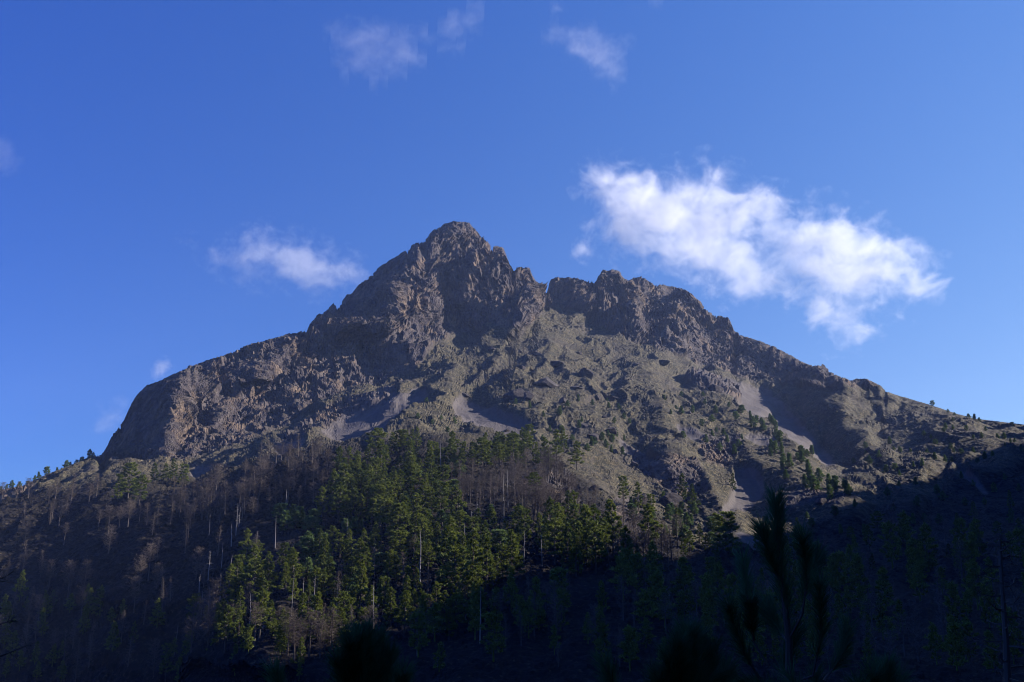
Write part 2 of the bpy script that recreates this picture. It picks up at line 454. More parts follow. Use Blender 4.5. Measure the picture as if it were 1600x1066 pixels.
for _it in range(3):
    _d = P[..., 1] * _c + P[..., 2] * _s
    _v = 533 - F * (-P[..., 1] * _s + P[..., 2] * _c) / _d
    _u = 800 + F * P[..., 0] / _d
    _b = np.clip(((_u + 60) / 2).astype(int), 0, 869)
    _m = np.full(870, 9e3); np.minimum.at(_m, _b.ravel(), _v.ravel())
    _bc = np.arange(870) * 2 - 59.0
    _jg = np.stack([_bc, _bc * 0, _bc * 0], -1)
    _jag = (2.6 * vnoise(_jg / 7.3 + .3, 91) + 2.0 * vnoise(_jg / 3.1 + .4, 92)) * (.35 + .65 * sstep(480, 500, _bc) * sstep(1180, 1140, _bc)) * sstep(150, 170, _bc) * sstep(1400, 1370, _bc)
    _ok = _m < 2000
    _m = np.interp(_bc, _bc[_ok], _m[_ok])
    _dv = np.interp(_bc, SKY[:, 0], SKY[:, 1]) - _m + .5 + _jag
    _dv = np.convolve(np.pad(_dv, 2, mode='edge'), _k, mode='valid')
    P[..., 2] -= np.interp(_u, _bc, _dv) * _d / F * sstep(70, 0, V3 - VS[:, None])
N1 = normals(P)

# class weights for the material
grassy = np.clip(0.74 + .5 * hum * .6 + 1.1 * fbm(P / 40, 3, 61) - 0.9 * sstep(0.45, 0.8, 1 - N1[..., 2]), 0, 1) * (1 - .7 * rk) * smooth
uu, vv = U3, V3
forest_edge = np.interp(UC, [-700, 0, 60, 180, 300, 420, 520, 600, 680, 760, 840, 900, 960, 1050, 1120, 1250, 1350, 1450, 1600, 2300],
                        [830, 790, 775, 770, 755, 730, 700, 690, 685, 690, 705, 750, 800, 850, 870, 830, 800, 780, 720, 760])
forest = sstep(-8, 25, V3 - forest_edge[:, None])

# ------------------------------------------------------------------ materials
def new_mat(name):
    m = bpy.data.materials.new(name); m.use_nodes = True
    nt = m.node_tree
    b = nt.nodes['Principled BSDF']
    b.inputs['Roughness'].default_value = 0.9
    b.inputs['Specular IOR Level'].default_value = 0.15
    return m, nt, b

def nz(nt, vec, scale, detail=4, rough=0.6, vscale=None):
    n = nt.nodes.new('ShaderNodeTexNoise')
    n.inputs['Scale'].default_value = scale; n.inputs['Detail'].default_value = detail; n.inputs['Roughness'].default_value = rough
    if vscale:
        mp = nt.nodes.new('ShaderNodeMapping'); mp.inputs['Scale'].default_value = vscale
        nt.links.new(vec, mp.inputs['Vector']); nt.links.new(mp.outputs[0], n.inputs['Vector'])
    else:
        nt.links.new(vec, n.inputs['Vector'])
    return n.outputs['Fac']

def ramp(nt, fac, stops, k=0.50):
    r = nt.nodes.new('ShaderNodeValToRGB')
    nt.links.new(fac, r.inputs[0])
    while len(r.color_ramp.elements) < len(stops): r.color_ramp.elements.new(0.5)
    for e, (p, c) in zip(r.color_ramp.elements, stops):
        e.position = p; e.color = (*(c if max(c) in (0, 1) else [x * k for x in c]), 1)
    return r.outputs[0]

def mix(nt, fac, a, b):
    m = nt.nodes.new('ShaderNodeMix'); m.data_type = 'RGBA'
    if hasattr(fac, 'links'): nt.links.new(fac, m.inputs[0])
    else: m.inputs[0].default_value = fac
    for s, k in ((a, 6), (b, 7)):
        if hasattr(s, 'links'): nt.links.new(s, m.inputs[k])
        else: m.inputs[k].default_value = (*s, 1)
    return m.outputs[2]

def land_material():
    m, nt, b = new_mat('land')
    geo = nt.nodes.new('ShaderNodeNewGeometry'); pos = geo.outputs['Position']
    at = nt.nodes.new('ShaderNodeAttribute'); at.attribute_name = 'cover'
    sep = nt.nodes.new('ShaderNodeSeparateColor'); nt.links.new(at.outputs['Color'], sep.inputs[0])
    rockc = mix(nt, ramp(nt, nz(nt, pos, 0.035, 4, 0.6, (1, 1, .45)), [(0.50, (0, 0, 0)), (0.60, (1, 1, 1))]),
                ramp(nt, nz(nt, pos, 0.12, 6, 0.7, (1, 1, .5)), [(0.3, (.045, .036, .042)), (0.5, (.105, .086, .088)), (0.68, (.24, .20, .18))]),
                ramp(nt, nz(nt, pos, 0.3, 5, 0.7, (1, 1, .4)), [(0.35, (.12, .085, .068)), (0.65, (.36, .26, .18))]))
    talus = ramp(nt, nz(nt, pos, 0.45, 5, 0.75), [(0.35, (.05, .042, .038)), (0.5, (.105, .088, .076)), (0.68, (.20, .165, .135))])
    grass = ramp(nt, nz(nt, pos, 0.6, 5, 0.8), [(0.38, (.045, .040, .024)), (0.5, (.125, .104, .060)), (0.60, (.38, .305, .17))])
    screec = mix(nt, nz(nt, pos, 0.22, 6, 0.7, (1, .22, .22)), (.045, .038, .036), (.118, .102, .096))
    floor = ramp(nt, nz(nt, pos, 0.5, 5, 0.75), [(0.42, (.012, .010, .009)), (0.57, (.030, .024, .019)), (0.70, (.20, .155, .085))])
    spots = ramp(nt, nz(nt, pos, 0.17, 5, 0.78), [(0.44, (1, 1, 1)), (0.56, (0, 0, 0))])
    grass = mix(nt, spots, grass, ramp(nt, nz(nt, pos, 0.8, 3, 0.7), [(0.35, (.035, .036, .024)), (0.65, (.105, .095, .060))]))
    c = mix(nt, sep.outputs[2], talus, grass)
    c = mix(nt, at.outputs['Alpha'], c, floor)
    c = mix(nt, sep.outputs[1], c, screec)
    c = mix(nt, sep.outputs[0], c, rockc)
    nt.links.new(c, b.inputs['Base Color'])
    bp = nt.nodes.new('ShaderNodeBump'); bp.inputs['Strength'].default_value = 0.9; bp.inputs['Distance'].default_value = 1.0
    h0 = nz(nt, pos, 0.9, 6, 0.7)
    vo = nt.nodes.new('ShaderNodeTexVoronoi'); vo.inputs['Scale'].default_value = 0.55; vo.inputs['Randomness'].default_value = 1
    wpn = nt.nodes.new('ShaderNodeVectorMath'); wpn.operation = 'MULTIPLY'; nt.links.new(pos, wpn.inputs[0]); wpn.inputs[1].default_value = (1, 1, .6)
    nt.links.new(wpn.outputs[0], vo.inputs['Vector'])
    hm = nt.nodes.new('ShaderNodeMath'); hm.operation = 'MULTIPLY_ADD'
    hq = nt.nodes.new('ShaderNodeMath'); hq.operation = 'MULTIPLY'; nt.links.new(vo.outputs['Distance'], hq.inputs[0]); nt.links.new(sep.outputs[0], hq.inputs[1])
    nt.links.new(hq.outputs[0], hm.inputs[0]); hm.inputs[1].default_value = -1.6; nt.links.new(h0, hm.inputs[2])
    h = hm.outputs[0]
    nt.links.new(h, bp.inputs['Height']); nt.links.new(bp.outputs[0], b.inputs['Normal'])
    sm = nt.nodes.new('ShaderNodeMath'); sm.operation = 'MULTIPLY_ADD'
    nt.links.new(sep.outputs[1], sm.inputs[0]); sm.inputs[1].default_value = -0.65; sm.inputs[2].default_value = 0.7
    nt.links.new(sm.outputs[0], bp.inputs['Strength'])
    return m
LAND = land_material()

idx = np.arange(NC * ROWS).reshape(NC, ROWS)
quads = np.stack([idx[:-1, :-1], idx[1:, :-1], idx[1:, 1:], idx[:-1, 1:]], -1)
qu = (U3[:-1, :-1] + U3[1:, 1:]) / 2; qv = (V3[:-1, :-1] + V3[1:, 1:]) / 2
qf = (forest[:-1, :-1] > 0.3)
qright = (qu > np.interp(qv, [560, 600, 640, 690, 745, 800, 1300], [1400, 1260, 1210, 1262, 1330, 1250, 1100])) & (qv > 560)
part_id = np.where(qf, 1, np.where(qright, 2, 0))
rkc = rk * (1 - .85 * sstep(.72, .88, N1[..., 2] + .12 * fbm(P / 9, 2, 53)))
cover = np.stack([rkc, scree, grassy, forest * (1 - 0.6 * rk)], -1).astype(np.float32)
PF = P.reshape(-1, 3); CF = cover.reshape(-1, 4)
for pid, nm, lb in ((0, 'mountain', 'jagged grey-brown rocky mountain with cliffs, screes and a sharp summit'),
                    (1, 'forest_floor', 'dark wooded lower slope of dry grass and rock under the trees'),
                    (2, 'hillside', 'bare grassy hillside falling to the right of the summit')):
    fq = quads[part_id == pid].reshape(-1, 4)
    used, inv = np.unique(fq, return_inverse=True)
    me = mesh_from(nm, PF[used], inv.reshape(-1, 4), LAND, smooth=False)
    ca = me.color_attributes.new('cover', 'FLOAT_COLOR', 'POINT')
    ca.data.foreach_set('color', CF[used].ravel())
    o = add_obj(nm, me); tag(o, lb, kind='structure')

def ground_at(u, v):
    """world point of the land seen at a picture point"""
    i = int(np.clip(np.searchsorted(UC, u), 1, NC - 2))
    col = V3[i, :NLOW + NUP]
    j = int(np.clip(np.searchsorted(-col, -v), 1, NLOW + NUP - 2))
    return P[i, j].copy()

def upix(p):
    """picture point of a world point"""
    c, s = math.cos(PITCH), math.sin(PITCH)
    d = p[1] * c + p[2] * s; h = -p[1] * s + p[2] * c
    return 800 + F * p[0] / d, 533 - F * h / d, F / d

# ------------------------------------------------------------------ the ridge beyond the right edge that shades the valley, and the near ground
SHADE = [(1600,712,0),(1520,738,0),(1440,765,0),(1340,798,0),(1230,812,0),(1130,862,0),(1040,905,2),(960,915,4),(880,905,0),(800,892,0),(740,935,0),
         (640,990,0),(560,1040,0)]
def crest_x(y): return 0.54 * y + 290
cy, cz = [], []
for u, v, dzz in SHADE:
    p = ground_at(u, v); p[2] += dzz
    lo_, hi_ = 0.0, 3000.0
    for _ in range(50):
        t = (lo_ + hi_) / 2
        q = p + SUN * t
        if q[0] < crest_x(q[1]): lo_ = t
        else: hi_ = t
    cy.append(q[1]); cz.append(q[2])
o_ = np.argsort(cy); cy = np.array(cy)[o_]; cz = np.array(cz)[o_]
print('crest', list(zip(cy.round(), cz.round())))

def plain_grid(name, xs, ys, zf, cov, kind='structure', label=None):
    X, Y = np.meshgrid(xs, ys, indexing='ij')
    Z = zf(X, Y)
    A, B = X.shape
    ii = np.arange(A * B).reshape(A, B)
    q = np.stack([ii[:-1, :-1], ii[1:, :-1], ii[1:, 1:], ii[:-1, 1:]], -1).reshape(-1, 4)
    me = mesh_from(name, np.stack([X, Y, Z], -1), q, LAND, smooth=True)
    ca = me.color_attributes.new('cover', 'FLOAT_COLOR', 'POINT')
    ca.data.foreach_set('color', np.tile(np.array(cov, np.float32), A * B))
    return tag(add_obj(name, me), label, kind=kind)

def ridge_z(A, Y):
    # A runs across the ridge: 0 on the valley side, crest at 0.55
    zc = np.interp(Y, cy, cz, left=cz[0] + 5)
    zb = np.interp(Y, [-400, 0, 200, 300, 500, 700, 900, 1200, 1500], [-2, -20, -60, -50, -18, 30, 75, 130, 140])
    prof = np.where(A < 0.55, sstep(-0.15, 0.58, A) ** 1.1, 1 - (A - 0.55) * 1.3)
    z = zb - 25 + (zc - zb + 25) * prof
    return z
def ridge_mesh():
    a = np.linspace(0, 1.4, 70); ys = np.linspace(-500, 1500, 260)
    A, Y = np.meshgrid(a, ys, indexing='ij')
    X = crest_x(Y) + (A - 0.55) * 400
    Z = ridge_z(A, Y)
    Pn = np.stack([X, Y, Z], -1)
    Z = Z + 16 * fbm(Pn / 45, 4, 71) + 9 * fbm(Pn / 9, 3, 72) * (np.abs(A - .55) < .12) + np.where(np.abs(A - .55) < .03, 2.5 * np.abs(vnoise(Pn / 9, 73)), 0)
    ii = np.arange(Z.size).reshape(Z.shape)
    q = np.stack([ii[:-1, :-1], ii[1:, :-1], ii[1:, 1:], ii[:-1, 1:]], -1).reshape(-1, 4)
    me = mesh_from('valley_ridge', np.stack([X, Y, Z], -1), q, LAND, smooth=True)
    ca = me.color_attributes.new('cover', 'FLOAT_COLOR', 'POINT')
    ca.data.foreach_set('color', np.tile(np.array((.2, 0, .5, .8), np.float32), Z.size))
    tag(add_obj('valley_ridge', me), 'wooded ridge closing the valley on the right', kind='structure')
ridge_mesh()

def near_z(X, Y):
    Pn = np.stack([X, Y, X * 0], -1)
    base = -1.7 - 0.36 * np.maximum(Y, 0) - 0.0 * X + 0.02 * np.minimum(Y, 0)
    base = np.maximum(base, -118)
    return base + np.clip(np.hypot(X, Y) / 30, 0, 1) * 2 * fbm(Pn / 25, 3, 81) + 0.12 * fbm(Pn / 1.5, 3, 82)
plain_grid('near_slope', np.concatenate([np.linspace(-700, -30, 60), np.linspace(-29, 29, 120), np.linspace(30, 330, 40)]),
           np.concatenate([np.linspace(-300, -5, 40), np.linspace(-4, 40, 100), np.linspace(42, 640, 100)]), near_z, (0, 0, .7, .5),
           label='steep grassy slope just below the viewpoint')
plain_grid('ground', np.linspace(-2400, 2400, 30), np.linspace(-600, 3100, 30), lambda X, Y: X * 0 - 160, (0, 0, .5, .6), label='unseen flat base sheet added under the land against light from below')  # unseen base sheet, added to keep sky light from coming up from below


# ------------------------------------------------------------------ plants: builders
class Geo:
    def __init__(self): self.v = []; self.f = []; self.c = []
    def tri(self, a, b, c, col=0.5):
        n = len(self.v); self.v += [a, b, c]; self.f.append((n, n + 1, n + 2)); self.c += [col] * 3
    def limb(self, pts, rads, sides=5, col=0.5):
        n0 = len(self.v); k = len(pts)
        for i, (p, r) in enumerate(zip(pts, rads)):
            d = (pts[min(i + 1, k - 1)] - pts[max(i - 1, 0)]).normalized()
            a = d.orthogonal().normalized(); b = d.cross(a)
            for s in range(sides):
                t = 2 * math.pi * s / sides
                self.v.append(p + (a * math.cos(t) + b * math.sin(t)) * r); self.c.append(col)
        for i in range(k - 1):
            for s in range(sides):
                a0 = n0 + i * sides + s; a1 = n0 + i * sides + (s + 1) % sides
                self.f.append((a0, a1, a1 + sides)); self.f.append((a0, a1 + sides, a0 + sides))
    def mesh(self, name, mat):
        me = mesh_from(name, np.array([tuple(p) for p in self.v]), self.f, mat)
        ca = me.color_attributes.new('tint', 'FLOAT_COLOR', 'POINT')
        c = np.array(self.c, np.float32)
        ca.data.foreach_set('color', np.stack([c, c, c, np.ones_like(c)], -1).ravel())
        return me

def leaf_material(name, dark, light, trans=0.25):
    m, nt, b = new_mat(name)
    at = nt.nodes.new('ShaderNodeAttribute'); at.attribute_name = 'tint'
    oi = nt.nodes.new('ShaderNodeObjectInfo')
    ad = nt.nodes.new('ShaderNodeMath'); ad.operation = 'MULTIPLY_ADD'
    nt.links.new(oi.outputs['Random'], ad.inputs[0]); ad.inputs[1].default_value = 0.5
    sb = nt.nodes.new('ShaderNodeMath'); sb.operation = 'MULTIPLY_ADD'
    nt.links.new(at.outputs['Fac'], sb.inputs[0]); sb.inputs[1].default_value = 0.8; sb.inputs[2].default_value = -0.15
    nt.links.new(sb.outputs[0], ad.inputs[2])
    c = ramp(nt, ad.outputs[0], [(0.0, dark), (1.0, light)], 0.92)
    nt.links.new(c, b.inputs['Base Color'])
    b.inputs['Roughness'].default_value = 0.6
    if trans:
        tr = nt.nodes.new('ShaderNodeBsdfTranslucent'); nt.links.new(c, tr.inputs['Color'])
        mx = nt.nodes.new('ShaderNodeMixShader'); mx.inputs[0].default_value = trans
        nt.links.new(b.outputs[0], mx.inputs[1]); nt.links.new(tr.outputs[0], mx.inputs[2])
        nt.links.new(mx.outputs[0], nt.nodes['Material Output'].inputs['Surface'])
    return m
TWIGLIT = None
PINE = leaf_material('pine_needles', (.040, .070, .012), (.235, .265, .045), .25)
YOUNG = leaf_material('young_pine_needles', (.060, .110, .034), (.20, .27, .085), .25)
NEARP = leaf_material('long_pine_needles', (.03, .09, .040), (.07, .16, .065), 0.3)
BARK = leaf_material('bark', (.050, .040, .034), (.12, .10, .085), 0)
TWIG = leaf_material('bare_twigs', (.045, .035, .029), (.19, .15, .12), 0)
SNAG = leaf_material('weathered_wood', (.14, .125, .11), (.38, .35, .32), 0)

def V(x, y, z): return Vector((x, y, z))
def rdir(rg):
    z = rg.uniform(-1, 1); t = rg.uniform(0, 2 * math.pi); r = math.sqrt(1 - z * z)
    return V(r * math.cos(t), r * math.sin(t), z)

def tuft(g, p, d, rg, n, L, wd, col):
    for _ in range(n):
        e = (d * 0.6 + rdir(rg) * 0.9).normalized()
        s = e.cross(rdir(rg)).normalized() * wd
        q = p + e * (L * rg.uniform(-0.1, 0.15))
        g.tri(q - s, q + s, q + e * L * rg.uniform(0.8, 1.25), col + rg.uniform(-0.12, 0.12))

def pine_meshes_(): pass
def pine_meshes(seed, H=18.0, base=0.18, rmax=3.4, shape=0, tufts=900):
    rmax *= 1.5
    rg = random.Random(seed)
    tr, fo = Geo(), Geo()
    lean = V(rg.uniform(-.03, .03), rg.uniform(-.03, .03), 0)
    def axis(t): return V(0, 0, H * t) + lean * H * t * t + V(math.sin(t * 5 + seed) * .15, math.cos(t * 4 + seed) * .15, 0) * t
    ts = [0, .04, .2, .4, .6, .8, .97]
    tr.limb([axis(t) - V(0, 0, 1.2 if t == 0 else 0) for t in ts], [0.42, .33, .27, .21, .15, .09, .02], 7)
    nb = 44
    per = max(4, int(tufts * 1.15 / nb))
    clump = [rg.uniform(0.55, 1.2) for _ in range(9)]
    for k in range(nb):
        t = base + (0.98 - base) * ((k + rg.random()) / nb) ** 0.95
        h = (t - base) / (1 - base)
        if shape == 0: prof = (1 - h) ** 0.75 * min(1, 0.45 + h * 3.5)
        elif shape == 1: prof = math.sqrt(max(0.02, 1 - (h * 1.02) ** 2.4)) * min(1, 0.5 + h * 2.2) * 0.95
        else: prof = ((1 - h) ** 0.5) * (0.35 + 0.65 * abs(math.sin(h * 9 + seed)))
        L = max(0.45, rmax * prof * rg.uniform(0.62, 1.15) * clump[int(h * 8.99)])
        a = k * 2.399 + rg.uniform(-.4, .4)
        up = rg.uniform(-0.12, 0.25) + 0.55 * h
        d = V(math.cos(a), math.sin(a), up).normalized()
        p0 = axis(t)
        mid = p0 + d * L * .55; tip = p0 + d * L + V(0, 0, L * 0.14)
        tr.limb([p0, mid, tip], [0.02 + .035 * L ** .5, 0.035, 0.01], 3, 0.4)
        nn = max(3, int(per * (0.25 + 1.25 * L / rmax)))
        side = d.cross(V(0, 0, 1)).normalized()
        bc = rg.uniform(0.25, 0.75)
        for j in range(nn):
            s = rg.uniform(0.42, 1.04) ** 0.6
            p = p0.lerp(tip, s) + side * rg.gauss(0, 0.16) * L * (1.2 - s * .5) + V(0, 0, rg.gauss(0.05, .085)) * (0.6 + L * .3)
            tuft(fo, p, (d + V(0, 0, .7)), rg, 5, rg.uniform(.55, .9), .17, bc + rg.uniform(-.15, .15))
    for j in range(16): tuft(fo, axis(.9 + .1 * rg.random()), V(0, 0, 1), rg, 6, .55, .07, .5)
    return tr, fo

def bare_meshes(seed, H=15.0, base=0.3, rmax=2.8, nb=70, shape=0):
    rmax *= 1.25
    rg = random.Random(seed)
    tr, br = Geo(), Geo()
    bend = V(rg.uniform(-.05, .05), rg.uniform(-.05, .05), 0)
    def axis(t): return V(0, 0, H * t) + bend * H * t * t
    ts = [0, .05, .3, .55, .8, 1]
    tr.limb([axis(t) - V(0, 0, 1.2 if t == 0 else 0) for t in ts], [.32, .26, .2, .15, .09, .02], 6)
    for k in range(nb):
        t = base + (0.98 - base) * (k + rg.random()) / nb
        h = (t - base) / (1 - base)
        prof = math.sqrt(max(.03, 1 - (2 * h - .95) ** 2)) if shape == 0 else (1 - h) ** .6 * min(1, .4 + 3 * h)
        L = rmax * prof * rg.uniform(.35, 1.2)
        a = k * 2.399 + rg.uniform(-.5, .5)
        d = V(math.cos(a), math.sin(a), rg.uniform(-.1, .5)).normalized()
        p0 = axis(t); p1 = p0 + d * L * .5; p2 = p1 + (d + V(0, 0, .55)).normalized() * L * .55
        br.limb([p0, p1, p2], [.05, .035, .012], 3, rg.uniform(.3, .7))
        for j in range(int(8 + 8 * L / rmax)):
            s = rg.uniform(.25, 1)
            q = p0.lerp(p1, s * 2) if s < .5 else p1.lerp(p2, s * 2 - 1)
            e = (d * .6 + rdir(rg) + V(0, 0, .3)).normalized(); l = rg.uniform(.4, 1.0) * (.5 + L * .22)
            w = e.cross(rdir(rg)).normalized() * .03
            c = rg.uniform(.2, .8)
            br.tri(q - w, q + w, q + e * l, c)
            for _ in range(2):
                e2 = (e + rdir(rg) * .9 + V(0, 0, .3)).normalized(); q2 = q + e * l * rg.uniform(.3, .9); w2 = e2.cross(rdir(rg)).normalized() * .024
                br.tri(q2 - w2, q2 + w2, q2 + e2 * l * .6, c)
    return tr, br

def snag_meshes(seed, H=14.0, nb=16, L0=1.8):
    rg = random.Random(seed)
    tr, brs = Geo(), []
    b = V(rg.uniform(-.04, .04), rg.uniform(-.04, .04), 0)
    def axis(t): return V(0, 0, H * t) + b * H * t * t + V(math.sin(t * 7) * .12, 0, 0)
    tr.limb([axis(t) - V(0, 0, 1.2 if t == 0 else 0) for t in (0, .1, .3, .5, .7, .85, 1)], [.34, .28, .24, .19, .14, .1, .03], 6)
    for k in range(nb):
        t = rg.uniform(.35, .98); a = rg.uniform(0, 6.28)
        L = L0 * (1.2 - t) * rg.uniform(.4, 1.6)
        d = V(math.cos(a), math.sin(a), rg.uniform(-.2, .3)).normalized()
        p0 = axis(t); p1 = p0 + d * L * .6; p2 = p1 + (d + V(0, 0, rg.uniform(-.7, .9))).normalized() * L * .5
        br = Geo(); br.limb([p0, p1, p2], [.06, .04, .012], 3); brs.append(br)
    return tr, brs

PROTO = {}
def make_protos():
    k = 0
    for kind, specs in (('pine', [(0, .05, 3.5), (0, .12, 4.0), (1, .14, 3.6), (0, .07, 3.3), (2, .18, 3.6), (0, .05, 2.9), (1, .2, 4.0), (0, .1, 3.1)]),):
        for sh, ba, rm in specs:
            k += 1
            t, f = pine_meshes(100 + k, 18, ba, rm, sh, 1250)
            PROTO.setdefault('pine', []).append((t.mesh('pine_trunk', BARK), f.mesh('pine_crown', PINE)))
    for k, (sh, ba, rm) in enumerate([(0, .04, 1.7), (1, .05, 1.7), (0, .03, 2.1), (2, .05, 1.8), (0, .03, 1.4)]):
        t, f = pine_meshes(200 + k, 8, ba, rm, sh, 620)
        PROTO.setdefault('young', []).append((t.mesh('young_trunk', BARK), f.mesh('young_crown', YOUNG)))
    for k, (sh, ba, rm, nb) in enumerate([(0, .35, 2.9, 80), (0, .15, 2.6, 90), (1, .12, 2.2, 80), (1, .3, 2.4, 55), (0, .5, 2.8, 70), (1, .05, 1.8, 60)]):
        t, f = bare_meshes(300 + k, 15, ba, rm, nb, sh)
        PROTO.setdefault('bare', []).append((t.mesh('bare_trunk', TWIG), f.mesh('bare_branches', TWIG)))
    for k, (nb, L0) in enumerate([(5, 1.0), (24, 2.8), (12, 1.7)]):
        t, f = snag_meshes(400 + k, 14, nb, L0)
        PROTO.setdefault('snag', []).append((t.mesh('snag_trunk', SNAG), [x.mesh('snag_branch', SNAG) for x in f]))
make_protos()
NAMES = {'pine': ('pine_tree', 'crown', 'pine', 18), 'young': ('young_pine', 'crown', 'young pine', 8), 'bare': ('bare_tree', 'branches', 'tree', 15), 'snag': ('dead_trunk', 'branches', 'tree', 14)}
HN = {'pine': 18.5, 'young': 8.3, 'bare': 15.3, 'snag': 14}

REC = []
def plant(kind, u, v, px, label, group, var=None, wide=1.0, by='base'):
    """one tree of px picture units in height standing on the land seen at u, v (its foot; by='top': its tip)"""
    vb = v if by == 'base' else min(v + px, 1060 + px)
    p = ground_at(u, vb)
    if by == 'top':                                   # a tip against the land: walk to the spot whose tree ends there
        for _ in range(3):
            sc = upix(p)[2]
            p = ground_at(u, v + px)
    sc = upix(p)[2]
    h = px / sc
    pr = PROTO[kind]
    tr, cr = pr[random.randrange(len(pr)) if var is None else var]
    nm, cn, cat, _ = NAMES[kind]
    e = bpy.data.objects.new(nm, None); COL.objects.link(e)
    e.location = (p[0], p[1], p[2] - 0.2)
    k = h / HN[kind]
    if kind == 'snag': wide *= .7
    e.scale = (k * wide, k * wide, k)
    e.rotation_euler = (random.gauss(0, .02), random.gauss(0, .02), random.uniform(0, 6.28))
    e.empty_display_size = 0.5
    tag(e, label, cat, group)
    REC.append((e, u, vb - px, px, kind, pr.index((tr, cr)), wide, group))
    for n, me in [('trunk', tr)] + ([('branch', x) for x in cr] if isinstance(cr, list) else [(cn, cr)]):
        c = bpy.data.objects.new(n, me); COL.objects.link(c); c.parent = e
    return e

